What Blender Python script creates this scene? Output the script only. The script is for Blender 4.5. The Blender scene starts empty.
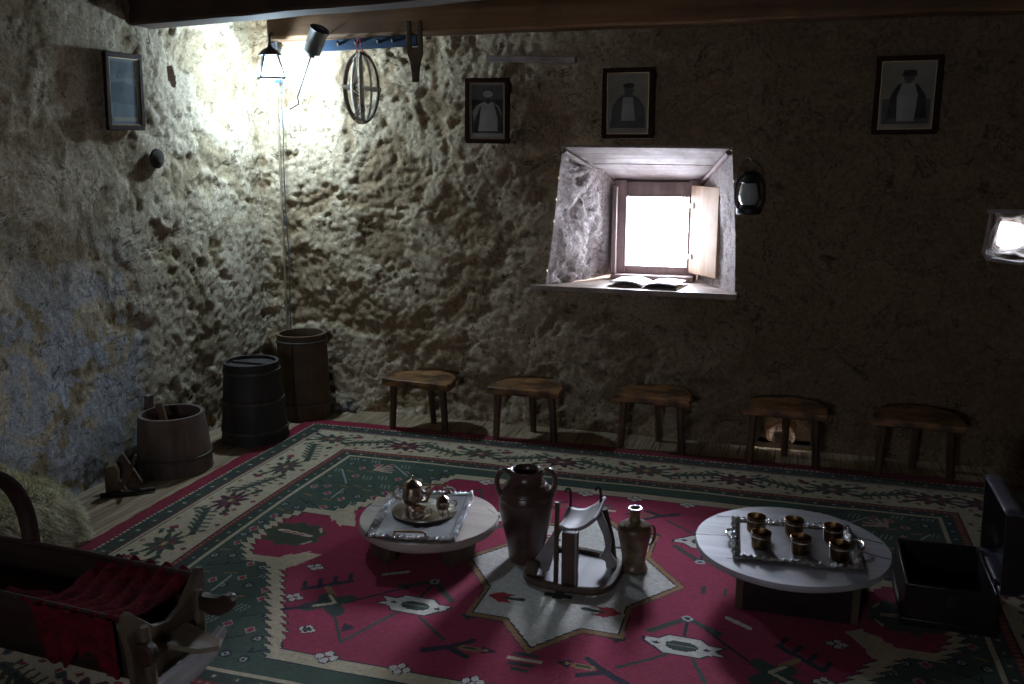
import bpy, bmesh, math, random
import numpy as np
from math import sin, cos, pi, radians, atan, sqrt, hypot
from mathutils import Vector, Matrix, Euler, noise
random.seed(7)
S = bpy.context.scene
COL = S.collection

# ------------------------------------------------------------------ camera
cam = bpy.data.cameras.new('camera'); co = bpy.data.objects.new('camera', cam); COL.objects.link(co)
cam.sensor_width = 36.0; cam.lens = 36.0*900/1024; cam.clip_start = 0.05; cam.clip_end = 200
co.location = (0, 0, 1.65)
co.rotation_euler = (pi/2-atan(192/900), 0, atan(280/920))
S.camera = co
# ------------------------------------------------------------------ world, sun, exposure
W = bpy.data.worlds.new('world'); S.world = W; W.use_nodes = True
bg = W.node_tree.nodes['Background']; bg.inputs[0].default_value = (0.83, 0.87, 1.0, 1); bg.inputs[1].default_value = 44.0
def lamp(name, kind, loc, rot=(0,0,0), **kw):
    d = bpy.data.lights.new(name, kind); o = bpy.data.objects.new(name, d); COL.objects.link(o)
    o.location = loc; o.rotation_euler = rot
    for k, v in kw.items(): setattr(d, k, v)
    return o
# broad sun lamp added outside the little window to brighten the rug
sd = Vector((0.0, -1.0, -0.44)).normalized()
sun = lamp('sun', 'SUN', (0, 9, 6), energy=54.0, angle=radians(34), color=(0.80, 0.85, 1.0))
sun.rotation_euler = sd.to_track_quat('-Z', 'Y').to_euler()
def portal(name, loc, rot, sx, sy):
    o = lamp(name, 'AREA', loc, rot, shape='RECTANGLE', size=sx, size_y=sy)
    o.data.cycles.is_portal = True
    return o
portal('portal_window', (-0.755, 5.60, 1.17), (-pi/2, 0, 0), 0.42, 0.46)
portal('portal_small_window', (1.175, 5.62, 1.20), (-pi/2, 0, 0), 0.16, 0.17)
portal('portal_doorway', (-0.75, -1.78, 1.45), (pi/2, 0, 0), 0.5, 0.45)
S.view_settings.view_transform = 'Standard'; S.view_settings.look = 'None'
S.view_settings.gamma = 1.0; S.view_settings.use_curve_mapping = False
S.view_settings.exposure = 0.25
S.cycles.max_bounces = 10; S.cycles.diffuse_bounces = 6; S.cycles.transparent_max_bounces = 12
S.cycles.caustics_reflective = False; S.cycles.caustics_refractive = False
S.cycles.sample_clamp_indirect = 4.0
S.cycles.use_denoising = True

# ------------------------------------------------------------------ materials
def newmat(name):
    m = bpy.data.materials.new(name); m.use_nodes = True
    nt = m.node_tree; return m, nt, nt.nodes, nt.links, nt.nodes['Principled BSDF']
def ramp(nodes, stops, interp='LINEAR'):
    r = nodes.new('ShaderNodeValToRGB'); r.color_ramp.interpolation = interp
    els = r.color_ramp.elements
    while len(els) < len(stops): els.new(0.5)
    for e, (p, c) in zip(els, stops): e.position = p; e.color = (*c, 1)
    return r
def nz(nodes, links, vec, scale, detail=5, rough=0.6, dist=0.0):
    n = nodes.new('ShaderNodeTexNoise'); n.inputs['Scale'].default_value = scale
    n.inputs['Detail'].default_value = detail; n.inputs['Roughness'].default_value = rough
    n.inputs['Distortion'].default_value = dist
    links.new(vec, n.inputs['Vector']); return n
def mixc(nodes, links, a, b, f, mode='MIX'):
    m = nodes.new('ShaderNodeMix'); m.data_type = 'RGBA'; m.blend_type = mode
    for sock, v in ((m.inputs['A'], a), (m.inputs['B'], b), (m.inputs['Factor'], f)):
        if hasattr(v, 'links'): links.new(v, sock)
        elif isinstance(v, tuple): sock.default_value = (*v, 1)
        else: sock.default_value = v
    return m.outputs['Result']
def bump(nodes, links, P, h, strength, dist):
    b = nodes.new('ShaderNodeBump'); b.inputs['Strength'].default_value = strength; b.inputs['Distance'].default_value = dist
    links.new(h, b.inputs['Height'])
    links.new(b.outputs[0], P.inputs['Normal']); return b
def mapping(nodes, links, src, scale):
    m = nodes.new('ShaderNodeMapping'); m.inputs['Scale'].default_value = scale
    links.new(src, m.inputs['Vector']); return m.outputs[0]

def wood(name, c1, c2, axis=0, scale=1.0, rough=0.6, knots=0.5, c3=None, bumpd=0.004):
    m, nt, N, L, P = newmat(name)
    tc = N.new('ShaderNodeTexCoord')
    sc = [26*scale]*3; sc[axis] = 1.6*scale
    v = mapping(N, L, tc.outputs['Object'], sc)
    a = nz(N, L, v, 1.0, 6, 0.65, 0.6)
    r = ramp(N, [(0.30, c1), (0.68, c2)]); L.new(a.outputs['Fac'], r.inputs[0])
    b = nz(N, L, tc.outputs['Object'], 7*scale, 4, 0.6)
    r2 = ramp(N, [(0.42, (0, 0, 0)), (0.62, (1, 1, 1))]); L.new(b.outputs['Fac'], r2.inputs[0])
    d = c3 or tuple(x*0.45 for x in c1)
    f = N.new('ShaderNodeMath'); f.operation = 'MULTIPLY'; f.inputs[1].default_value = knots; L.new(r2.outputs[0], f.inputs[0])
    col = mixc(N, L, r.outputs[0], d, f.outputs[0])
    L.new(col, P.inputs['Base Color']); P.inputs['Roughness'].default_value = rough
    bump(N, L, P, a.outputs['Fac'], 0.6, bumpd)
    return m
def plain(name, c1, c2, scale=8, rough=0.6, metal=0.0, bs=0.2, bd=0.003, spec=0.5, coat=0.0):
    m, nt, N, L, P = newmat(name)
    tc = N.new('ShaderNodeTexCoord')
    a = nz(N, L, tc.outputs['Object'], scale, 5, 0.6)
    r = ramp(N, [(0.35, c1), (0.65, c2)]); L.new(a.outputs['Fac'], r.inputs[0])
    L.new(r.outputs[0], P.inputs['Base Color'])
    P.inputs['Roughness'].default_value = rough; P.inputs['Metallic'].default_value = metal
    P.inputs['Specular IOR Level'].default_value = spec; P.inputs['Coat Weight'].default_value = coat
    P.inputs['Coat Roughness'].default_value = 0.25
    b = nz(N, L, tc.outputs['Object'], scale*3, 4, 0.6); bump(N, L, P, b.outputs['Fac'], bs, bd)
    return m

def wall_mat(name, white, ochre, dark, whiten=0.5, blue=False, brown_side=False):
    m, nt, N, L, P = newmat(name)
    g = N.new('ShaderNodeNewGeometry'); pos = g.outputs['Position']
    big = nz(N, L, pos, 1.3, 5, 0.62, 0.4)
    mid = nz(N, L, pos, 5.5, 7, 0.68, 0.5)
    fine = nz(N, L, pos, 34, 5, 0.65)
    r = ramp(N, [(0.36, ochre), (0.36+0.28*whiten+0.02, white)]); 
    add = N.new('ShaderNodeMath'); add.operation = 'MULTIPLY_ADD'; L.new(mid.outputs['Fac'], add.inputs[0]); add.inputs[1].default_value = 0.62
    mul = N.new('ShaderNodeMath'); mul.operation = 'MULTIPLY'; L.new(big.outputs['Fac'], mul.inputs[0]); mul.inputs[1].default_value = 0.42
    L.new(mul.outputs[0], add.inputs[2]); L.new(add.outputs[0], r.inputs[0])
    at = N.new('ShaderNodeAttribute'); at.attribute_name = 'plaster'
    cr_ = N.new('ShaderNodeMapRange'); cr_.inputs['From Min'].default_value = 0.0; cr_.inputs['From Max'].default_value = 1.0; cr_.inputs['To Min'].default_value = 0.72; cr_.inputs['To Max'].default_value = 0.0
    L.new(at.outputs['Fac'], cr_.inputs['Value'])
    rub = mixc(N, L, tuple(c*0.55 for c in ochre), tuple(c*1.35 for c in ochre), fine.outputs['Fac'])
    col = mixc(N, L, r.outputs[0], rub, cr_.outputs[0])
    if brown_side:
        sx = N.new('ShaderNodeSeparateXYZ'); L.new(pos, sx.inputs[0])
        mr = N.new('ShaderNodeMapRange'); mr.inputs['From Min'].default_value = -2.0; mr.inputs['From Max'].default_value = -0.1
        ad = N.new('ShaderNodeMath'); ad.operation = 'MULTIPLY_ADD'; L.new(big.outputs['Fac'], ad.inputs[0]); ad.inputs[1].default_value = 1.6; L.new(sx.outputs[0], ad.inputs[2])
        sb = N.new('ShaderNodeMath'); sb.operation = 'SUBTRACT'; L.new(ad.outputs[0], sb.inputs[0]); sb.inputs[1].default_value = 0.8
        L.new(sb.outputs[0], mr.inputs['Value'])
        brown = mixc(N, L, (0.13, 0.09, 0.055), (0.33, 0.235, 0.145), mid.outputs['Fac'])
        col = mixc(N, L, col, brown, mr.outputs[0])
    # dirt and damp spots with their own ragged shape
    sp = nz(N, L, pos, 10.5, 8, 0.72, 0.2)
    rs = ramp(N, [(0.58, (0, 0, 0)), (0.66, (0.85, 0.85, 0.85))]); L.new(sp.outputs['Fac'], rs.inputs[0])
    col = mixc(N, L, col, dark, rs.outputs[0])
    if blue:   # flaking whitewash on the lower wall, blue daylight mixed into its colour
        sx = N.new('ShaderNodeSeparateXYZ'); L.new(pos, sx.inputs[0])
        mz = N.new('ShaderNodeMapRange'); mz.inputs['From Min'].default_value = 1.35; mz.inputs['From Max'].default_value = 0.75; L.new(sx.outputs[2], mz.inputs['Value'])
        my = N.new('ShaderNodeMapRange'); my.inputs['From Min'].default_value = 4.0; my.inputs['From Max'].default_value = 3.8; L.new(sx.outputs[1], my.inputs['Value'])
        fl = nz(N, L, pos, 4.6, 8, 0.62, 0.6)
        rf = ramp(N, [(0.475, (0, 0, 0)), (0.49, (1, 1, 1))]); L.new(fl.outputs['Fac'], rf.inputs[0])
        f1 = N.new('ShaderNodeMath'); f1.operation = 'MULTIPLY'; L.new(mz.outputs[0], f1.inputs[0]); L.new(my.outputs[0], f1.inputs[1])
        f2 = N.new('ShaderNodeMath'); f2.operation = 'MULTIPLY'; L.new(f1.outputs[0], f2.inputs[0]); L.new(rf.outputs[0], f2.inputs[1])
        ww = mixc(N, L, (0.34, 0.37, 0.42), (0.56, 0.59, 0.64), fine.outputs['Fac'])
        col = mixc(N, L, col, ww, f2.outputs[0])
    ck = nz(N, L, pos, 2.7, 6, 0.62, 0.9); c1 = N.new('ShaderNodeMath'); c1.operation = 'SUBTRACT'; c1.inputs[1].default_value = 0.5; L.new(ck.outputs['Fac'], c1.inputs[0])
    c2 = N.new('ShaderNodeMath'); c2.operation = 'ABSOLUTE'; L.new(c1.outputs[0], c2.inputs[0])
    c3 = N.new('ShaderNodeMapRange'); c3.inputs['From Min'].default_value = 0.0; c3.inputs['From Max'].default_value = 0.010; c3.inputs['To Min'].default_value = 0.95; c3.inputs['To Max'].default_value = 0.0; L.new(c2.outputs[0], c3.inputs['Value'])
    c4 = N.new('ShaderNodeMath'); c4.operation = 'MULTIPLY'; rk = ramp(N, [(0.44, (0, 0, 0)), (0.52, (1, 1, 1))]); L.new(mid.outputs['Fac'], rk.inputs[0]); L.new(c3.outputs[0], c4.inputs[0]); L.new(rk.outputs[0], c4.inputs[1])
    col = mixc(N, L, col, tuple(c*0.6 for c in dark), c4.outputs[0])
    sm = nz(N, L, pos, 55, 6, 0.75); rsm = ramp(N, [(0.33, (0.55, 0.52, 0.48)), (0.62, (1.12, 1.12, 1.12))]); L.new(sm.outputs['Fac'], rsm.inputs[0])
    fm = mixc(N, L, col, rsm.outputs[0], 1.0, 'MULTIPLY')
    L.new(fm, P.inputs['Base Color']); P.inputs['Roughness'].default_value = 0.92
    P.inputs['Specular IOR Level'].default_value = 0.2
    hs = N.new('ShaderNodeMath'); hs.operation = 'ADD'
    m1 = N.new('ShaderNodeMath'); m1.operation = 'MULTIPLY'; m1.inputs[1].default_value = 0.35; L.new(fine.outputs['Fac'], m1.inputs[0])
    m2 = nz(N, L, pos, 15, 9, 0.78, 0.5); L.new(m2.outputs['Fac'], hs.inputs[0]); L.new(m1.outputs[0], hs.inputs[1])
    bump(N, L, P, hs.outputs[0], 0.6, 0.022)
    return m

M = {}
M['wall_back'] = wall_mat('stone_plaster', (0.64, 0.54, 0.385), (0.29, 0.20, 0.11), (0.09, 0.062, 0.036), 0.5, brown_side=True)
M['wall_left'] = wall_mat('limewashed_stone', (0.60, 0.53, 0.40), (0.28, 0.22, 0.125), (0.10, 0.076, 0.046), 0.6, blue=True)
M['wall_dark'] = wall_mat('dark_stone', (0.46, 0.37, 0.27), (0.22, 0.16, 0.10), (0.08, 0.06, 0.04), 0.5)
M['jamb'] = wall_mat('window_stone', (0.74, 0.71, 0.72), (0.46, 0.40, 0.39), (0.20, 0.15, 0.14), 0.5)
M['floor'] = None
M['beam'] = wood('dark_beam_wood', (0.035, 0.018, 0.012), (0.085, 0.045, 0.026), 0, 0.4, 0.8)
M['beam_pale'] = wood('brown_beam_wood', (0.12, 0.062, 0.028), (0.30, 0.165, 0.075), 0, 0.4, 0.8)
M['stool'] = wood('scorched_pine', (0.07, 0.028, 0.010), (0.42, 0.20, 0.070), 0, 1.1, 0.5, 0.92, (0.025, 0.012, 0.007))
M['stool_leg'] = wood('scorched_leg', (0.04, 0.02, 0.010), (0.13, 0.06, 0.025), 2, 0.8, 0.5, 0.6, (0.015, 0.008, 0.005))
M['stave'] = wood('barrel_stave', (0.075, 0.046, 0.024), (0.17, 0.105, 0.055), 2, 0.6, 0.7)
M['stave_dark'] = wood('dark_stave', (0.016, 0.013, 0.013), (0.04, 0.032, 0.03), 2, 0.6, 0.6)
M['stave_grey'] = wood('weathered_stave', (0.09, 0.062, 0.05), (0.19, 0.135, 0.11), 2, 0.6, 0.75)
M['hoop'] = plain('dull_hoop', (0.06, 0.05, 0.045), (0.13, 0.11, 0.09), 12, 0.55, 0.6)
M['grey_wood'] = wood('bleached_board', (0.25, 0.24, 0.26), (0.45, 0.44, 0.47), 0, 0.35, 0.6, 0.35, (0.24, 0.22, 0.22))
M['grey_wood_y'] = wood('bleached_board_side', (0.17, 0.155, 0.16), (0.36, 0.34, 0.35), 1, 0.5, 0.6, 0.35, (0.2, 0.18, 0.18))
M['beige_wood'] = wood('bleached_warm_board', (0.36, 0.30, 0.25), (0.56, 0.48, 0.42), 0, 0.35, 0.55, 0.35, (0.24, 0.18, 0.15))
M['warm_silver'] = plain('silver_warm_reflection', (0.38, 0.29, 0.22), (0.62, 0.50, 0.42), 25, 0.22, 1.0, 0.25, 0.0015)  # brown tone puts the room's warm reflection into the silver's colour
M['lintel'] = wood('whitewashed_plank', (0.26, 0.21, 0.20), (0.60, 0.54, 0.53), 0, 0.8, 0.8, 0.75, (0.20, 0.15, 0.13))
M['win_wood'] = wood('window_timber', (0.26, 0.18, 0.175), (0.44, 0.32, 0.305), 2, 0.6, 0.7)
M['sill'] = wood('worn_sill_board', (0.20, 0.15, 0.12), (0.42, 0.34, 0.29), 0, 0.5, 0.7)
M['shutter'] = wood('pine_shutter', (0.38, 0.24, 0.15), (0.62, 0.44, 0.30), 2, 0.5, 0.6, 0.4, (0.25, 0.13, 0.07))
M['foot_wood'] = wood('brown_foot', (0.055, 0.035, 0.022), (0.13, 0.085, 0.055), 2, 0.6, 0.65)
M['near_black_wood'] = wood('dark_trunk_wood', (0.010, 0.006, 0.009), (0.024, 0.015, 0.018), 0, 0.5, 0.35)
M['trunk_lid'] = wood('lid_boards_highlight', (0.03, 0.03, 0.04), (0.12, 0.12, 0.16), 1, 0.5, 0.32)  # lid boards lightened: the window's highlight is put into their colour
M['cradle'] = wood('cradle_wood', (0.026, 0.011, 0.008), (0.058, 0.025, 0.016), 0, 0.7, 0.55)
M['cradle_pale'] = wood('carved_board', (0.065, 0.045, 0.027), (0.15, 0.11, 0.07), 1, 0.6, 0.6, 0.4)
M['foot_board'] = wood('worn_footboard', (0.14, 0.11, 0.075), (0.28, 0.22, 0.16), 0, 0.6, 0.55)
M['frame'] = plain('mahogany_frame', (0.022, 0.007, 0.007), (0.040, 0.013, 0.011), 20, 0.7, spec=0.12)
M['gilt'] = plain('gilt_slip', (0.35, 0.25, 0.12), (0.5, 0.36, 0.18), 30, 0.4, 0.7)
M['paper'] = plain('aged_print', (0.34, 0.29, 0.22), (0.44, 0.38, 0.30), 6, 0.8)
M['paper_blue'] = plain('blue_grey_print', (0.16, 0.22, 0.27), (0.24, 0.31, 0.36), 9, 0.8)
M['ink'] = plain('photo_black', (0.03, 0.027, 0.025), (0.075, 0.068, 0.06), 14, 0.8)
M['ink_mid'] = plain('photo_grey', (0.11, 0.10, 0.09), (0.17, 0.155, 0.14), 14, 0.8)
M['ink_light'] = plain('photo_white', (0.42, 0.39, 0.34), (0.55, 0.51, 0.45), 14, 0.8)
M['ink_blue'] = plain('photo_blue', (0.07, 0.11, 0.15), (0.13, 0.19, 0.24), 14, 0.8)
M['iron'] = plain('black_iron', (0.018, 0.018, 0.02), (0.045, 0.044, 0.046), 20, 0.5, 0.5)
M['silver'] = plain('tarnished_silver', (0.62, 0.58, 0.52), (0.80, 0.77, 0.74), 25, 0.24, 1.0, 0.25, 0.0015)
M['silver_rough'] = plain('tray_silver', (0.26, 0.25, 0.26), (0.36, 0.35, 0.37), 9, 0.38, 0.4, 0.2, 0.0015)
M['silver_rim'] = plain('chased_silver_rim', (0.16, 0.14, 0.13), (0.72, 0.70, 0.72), 70, 0.24, 1.0, 1.0, 0.008)
M['brass'] = plain('aged_brass', (0.15, 0.09, 0.045), (0.34, 0.23, 0.12), 20, 0.28, 1.0, 0.2, 0.0015)
M['coffee'] = plain('dark_inside', (0.012, 0.008, 0.006), (0.025, 0.015, 0.01), 20, 0.4)
M['clay'] = plain('glazed_brown_clay', (0.042, 0.021, 0.016), (0.11, 0.055, 0.042), 7, 0.30, 0, 0.35, 0.004, coat=0.35)
M['clay_light'] = plain('speckled_clay', (0.075, 0.045, 0.024), (0.17, 0.11, 0.06), 22, 0.35, 0, 0.35, 0.003, coat=0.3)
M['tin'] = plain('grey_tin', (0.10, 0.11, 0.11), (0.2, 0.21, 0.21), 12, 0.5, 0.6)
M['pale_cane'] = plain('pale_cane', (0.50, 0.45, 0.37), (0.70, 0.65, 0.56), 14, 0.7)
M['dark_cane'] = plain('dark_cane', (0.06, 0.04, 0.025), (0.13, 0.09, 0.055), 14, 0.7)
M['red_cord'] = plain('red_cord', (0.25, 0.02, 0.02), (0.4, 0.04, 0.04), 40, 0.8)
M['blue_paint'] = wood('blue_painted_board', (0.004, 0.028, 0.07), (0.008, 0.055, 0.13), 0, 0.5, 0.7, 0.6, (0.02, 0.03, 0.05))
M['cable'] = plain('grey_cable', (0.22, 0.18, 0.13), (0.34, 0.28, 0.21), 20, 0.6)
M['cable_dark'] = plain('dark_cable', (0.05, 0.06, 0.07), (0.08, 0.09, 0.1), 20, 0.6)
M['blue_plastic'] = plain('blue_plastic', (0.01, 0.07, 0.4), (0.02, 0.1, 0.5), 20, 0.4)
M['stone'] = plain('rough_stone', (0.10, 0.09, 0.08), (0.20, 0.18, 0.165), 9, 0.95, 0, 1.0, 0.02)
M['stone_warm'] = plain('brown_stone', (0.06, 0.036, 0.020), (0.14, 0.092, 0.055), 9, 0.95, 0, 1.0, 0.02)
M['dark_stone'] = plain('dark_round_stone', (0.02, 0.015, 0.012), (0.055, 0.04, 0.032), 9, 0.95, 0, 0.6, 0.01)
M['page'] = plain('book_page', (0.62, 0.62, 0.64), (0.72, 0.72, 0.74), 5, 0.85)
M['cover'] = plain('book_cover', (0.15, 0.1, 0.08), (0.2, 0.14, 0.1), 9, 0.7)
M['blanket'] = plain('red_wool', (0.07, 0.004, 0.009), (0.17, 0.010, 0.020), 30, 0.95, 0, 0.8, 0.01, 0.15)
M['fur'] = plain('cream_fleece', (0.58, 0.54, 0.36), (0.78, 0.74, 0.55), 12, 0.85, 0, 0.3, 0.01, 0.2)

def floor_mat():
    m, nt, N, L, P = newmat('reed_mat_floor')
    g = N.new('ShaderNodeNewGeometry')
    v = mapping(N, L, g.outputs['Position'], (95, 3.5, 1))
    a = nz(N, L, v, 1.0, 4, 0.6, 0.5)
    v2 = mapping(N, L, g.outputs['Position'], (9.0, 0.8, 1)); b = nz(N, L, v2, 1.0, 3, 0.5)
    r = ramp(N, [(0.36, (0.10, 0.065, 0.035)), (0.46, (0.34, 0.25, 0.15)), (0.7, (0.52, 0.41, 0.27))]); L.new(a.outputs['Fac'], r.inputs[0])
    r2 = ramp(N, [(0.35, (0.6, 0.55, 0.5)), (0.6, (1, 1, 1))]); L.new(b.outputs['Fac'], r2.inputs[0])
    col = mixc(N, L, r.outputs[0], r2.outputs[0], 1.0, 'MULTIPLY')
    L.new(col, P.inputs['Base Color']); P.inputs['Roughness'].default_value = 0.75
    bump(N, L, P, a.outputs['Fac'], 0.7, 0.006); return m
M['floor'] = floor_mat()
def rug_mat():
    m, nt, N, L, P = newmat('woven_wool')
    at = N.new('ShaderNodeAttribute'); at.attribute_name = 'knots'
    g = N.new('ShaderNodeNewGeometry')
    a = nz(N, L, g.outputs['Position'], 60, 4, 0.7); r = ramp(N, [(0.3, (0.72, 0.72, 0.72)), (0.7, (1.15, 1.15, 1.15))]); L.new(a.outputs['Fac'], r.inputs[0])
    b = nz(N, L, g.outputs['Position'], 3.0, 3, 0.5); r2 = ramp(N, [(0.3, (0.86, 0.86, 0.86)), (0.7, (1.08, 1.08, 1.08))]); L.new(b.outputs['Fac'], r2.inputs[0])
    c = mixc(N, L, at.outputs['Color'], r.outputs[0], 1.0, 'MULTIPLY'); c = mixc(N, L, c, r2.outputs[0], 1.0, 'MULTIPLY')
    L.new(c, P.inputs['Base Color']); P.inputs['Roughness'].default_value = 0.95; P.inputs['Specular IOR Level'].default_value = 0.1
    P.inputs['Sheen Weight'].default_value = 0.15
    n2 = nz(N, L, g.outputs['Position'], 220, 2, 0.5); bump(N, L, P, n2.outputs['Fac'], 0.8, 0.004); return m
M['rug'] = rug_mat()
def bulb_mat():
    m, nt, N, L, P = newmat('lit_bulb'); P.inputs['Emission Color'].default_value = (0.75, 0.9, 1, 1); P.inputs['Emission Strength'].default_value = 40; return m
M['bulb'] = bulb_mat()
def frosted():
    m = bpy.data.materials.new('frosted_pane'); m.use_nodes = True; nt = m.node_tree; N = nt.nodes; L = nt.links; N.clear()
    o = N.new('ShaderNodeOutputMaterial'); t = N.new('ShaderNodeBsdfTransparent'); d = N.new('ShaderNodeBsdfTranslucent')
    tc = N.new('ShaderNodeTexCoord'); n = nz(N, L, tc.outputs['Object'], 20, 3, 0.5); r = ramp(N, [(0.3, (0.8, 0.85, 0.9)), (0.7, (0.95, 0.97, 1))]); L.new(n.outputs['Fac'], r.inputs[0]); L.new(r.outputs[0], d.inputs[0])
    x = N.new('ShaderNodeMixShader'); x.inputs[0].default_value = 0.12; L.new(t.outputs[0], x.inputs[1]); L.new(d.outputs[0], x.inputs[2]); L.new(x.outputs[0], o.inputs[0]); return m
M['frosted'] = frosted()
def clearglass(name='thin_glass', tint=(0.93, 0.95, 0.96), refl=0.03):
    m = bpy.data.materials.new(name); m.use_nodes = True; nt = m.node_tree; N = nt.nodes; L = nt.links; N.clear()
    o = N.new('ShaderNodeOutputMaterial'); t = N.new('ShaderNodeBsdfTransparent'); d = N.new('ShaderNodeBsdfGlossy'); d.inputs['Roughness'].default_value = 0.08
    tc = N.new('ShaderNodeTexCoord'); n = nz(N, L, tc.outputs['Object'], 6, 3, 0.5); r = ramp(N, [(0.3, tuple(x*0.97 for x in tint)), (0.7, tint)]); L.new(n.outputs['Fac'], r.inputs[0]); L.new(r.outputs[0], t.inputs[0])
    x = N.new('ShaderNodeMixShader'); x.inputs[0].default_value = refl; L.new(t.outputs[0], x.inputs[1]); L.new(d.outputs[0], x.inputs[2]); L.new(x.outputs[0], o.inputs[0]); return m
M['glass'] = clearglass(); M['lamp_glass'] = plain('chimney_reflection_glass', (0.34, 0.36, 0.38), (0.46, 0.48, 0.50), 14, 0.3)  # lantern chimney: opaque pale grey carries the glass's reflections in its colour

# ------------------------------------------------------------------ mesh helpers
def tag(o, label=None, cat=None, group=None, kind=None):
    if label: o['label'] = label
    if cat: o['category'] = cat
    if group: o['group'] = group
    if kind: o['kind'] = kind
    return o
def empty(name, loc, rz=0.0, rot=None):
    o = bpy.data.objects.new(name, None); COL.objects.link(o); o.location = loc
    o.rotation_euler = rot or (0, 0, rz); o.empty_display_size = 0.05; return o
def link_mesh(name, me, mats, parent=None, loc=None):
    if not isinstance(mats, (list, tuple)): mats = [mats]
    for mm in mats: me.materials.append(mm)
    o = bpy.data.objects.new(name, me); COL.objects.link(o)
    if parent is not None: o.parent = parent
    if loc is not None: o.location = loc
    return o
class MB:
    def __init__(s): s.bm = bmesh.new(); s.mi = 0
    def _f(s, vs):
        try: f = s.bm.faces.new(vs); f.material_index = s.mi; return f
        except ValueError: return None
    def box(s, c, d, rot=None, taper=None):
        R = (rot if isinstance(rot, Matrix) else Euler(rot).to_matrix()) if rot is not None else Matrix.Identity(3)
        vs = []
        for z in (-1, 1):
            k = taper if (taper and z > 0) else 1.0
            for x, y in ((-1, -1), (1, -1), (1, 1), (-1, 1)):
                vs.append(s.bm.verts.new(R @ Vector((x*d[0]/2*k, y*d[1]/2*k, z*d[2]/2)) + Vector(c)))
        for q in ((3, 2, 1, 0), (4, 5, 6, 7), (0, 1, 5, 4), (1, 2, 6, 5), (2, 3, 7, 6), (3, 0, 4, 7)): s._f([vs[i] for i in q])
        return s
    def lathe(s, prof, n=32, at=(0, 0, 0), rot=None, sx=1, sy=1, caps=True, wob=None):
        R = (rot if isinstance(rot, Matrix) else Euler(rot).to_matrix()) if rot is not None else Matrix.Identity(3)
        rings = []
        for r, z in prof:
            ring = []
            for i in range(n):
                a = 2*pi*i/n; rr = r*(wob(a, z) if wob else 1)
                ring.append(s.bm.verts.new(R @ Vector((rr*cos(a)*sx, rr*sin(a)*sy, z)) + Vector(at)))
            rings.append(ring)
        for k in range(len(rings)-1):
            for i in range(n): s._f([rings[k][i], rings[k][(i+1) % n], rings[k+1][(i+1) % n], rings[k+1][i]])
        if caps:
            s._f(list(reversed(rings[0]))); s._f(rings[-1])
        return s
    def tube(s, pts, r, n=8, closed=False, flat=None):
        pts = [Vector(p) for p in pts]; m = len(pts); rings = []; prev = None
        for i, p in enumerate(pts):
            a = pts[(i-1) % m] if (closed or i > 0) else p; b = pts[(i+1) % m] if (closed or i < m-1) else p
            t = (b-a); t = t.normalized() if t.length > 1e-9 else Vector((0, 0, 1))
            if prev is None:
                u = t.orthogonal().normalized() if abs(t.z) > 0.9 else t.cross(Vector((0, 0, 1))).normalized()
            else:
                u = (prev - t*prev.dot(t)); u = u.normalized() if u.length > 1e-6 else t.orthogonal().normalized()
            prev = u; w = t.cross(u)
            rr = r[i] if isinstance(r, (list, tuple)) else r
            fx, fy = flat if flat else (1, 1)
            rings.append([s.bm.verts.new(p + (u*cos(2*pi*k/n)*fx + w*sin(2*pi*k/n)*fy)*rr) for k in range(n)])
        R = len(rings)
        for i in range(R if closed else R-1):
            A, B = rings[i], rings[(i+1) % R]
            for k in range(n): s._f([A[k], A[(k+1) % n], B[(k+1) % n], B[k]])
        if not closed: s._f(list(reversed(rings[0]))); s._f(rings[-1])
        return s
    def prism(s, poly, z0, z1, mat=None):
        X = mat or Matrix.Identity(4)
        a = [s.bm.verts.new(X @ Vector((x, y, z0))) for x, y in poly]; b = [s.bm.verts.new(X @ Vector((x, y, z1))) for x, y in poly]
        s._f(list(reversed(a))); s._f(b); n = len(poly)
        for i in range(n): s._f([a[i], a[(i+1) % n], b[(i+1) % n], b[i]])
        return s
    def sheet(s, fn, nu, nv, thick=0.0):
        def g(off):
            V = [[None]*(nv+1) for _ in range(nu+1)]
            for i in range(nu+1):
                for j in range(nv+1): V[i][j] = s.bm.verts.new(Vector(fn(i/nu, j/nv)) + off)
            return V
        A = g(Vector((0, 0, 0)))
        for i in range(nu):
            for j in range(nv): s._f([A[i][j], A[i+1][j], A[i+1][j+1], A[i][j+1]])
        return s
    def build(s, name, mat, parent=None, bevel=0.0, seg=2, ang=38, loc=None, solid=0.0, rough=0.0, rs=6):
        bmesh.ops.remove_doubles(s.bm, verts=s.bm.verts, dist=1e-6)
        bmesh.ops.recalc_face_normals(s.bm, faces=s.bm.faces)
        if rough:
            for v in s.bm.verts:
                v.co += Vector((noise.noise(v.co*rs+Vector((3, 0, 0))), noise.noise(v.co*rs+Vector((0, 7, 0))), noise.noise(v.co*rs+Vector((0, 0, 11)))))*rough
        me = bpy.data.meshes.new(name); s.bm.to_mesh(me); s.bm.free()
        me.polygons.foreach_set('use_smooth', [True]*len(me.polygons)); me.set_sharp_from_angle(angle=radians(ang))
        o = link_mesh(name, me, mat, parent, loc)
        if solid: md = o.modifiers.new('thickness', 'SOLIDIFY'); md.thickness = solid; md.offset = 0
        if bevel: md = o.modifiers.new('bevel', 'BEVEL'); md.width = bevel; md.segments = seg; md.limit_method = 'ANGLE'; md.angle_limit = radians(35)
        return o
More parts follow.
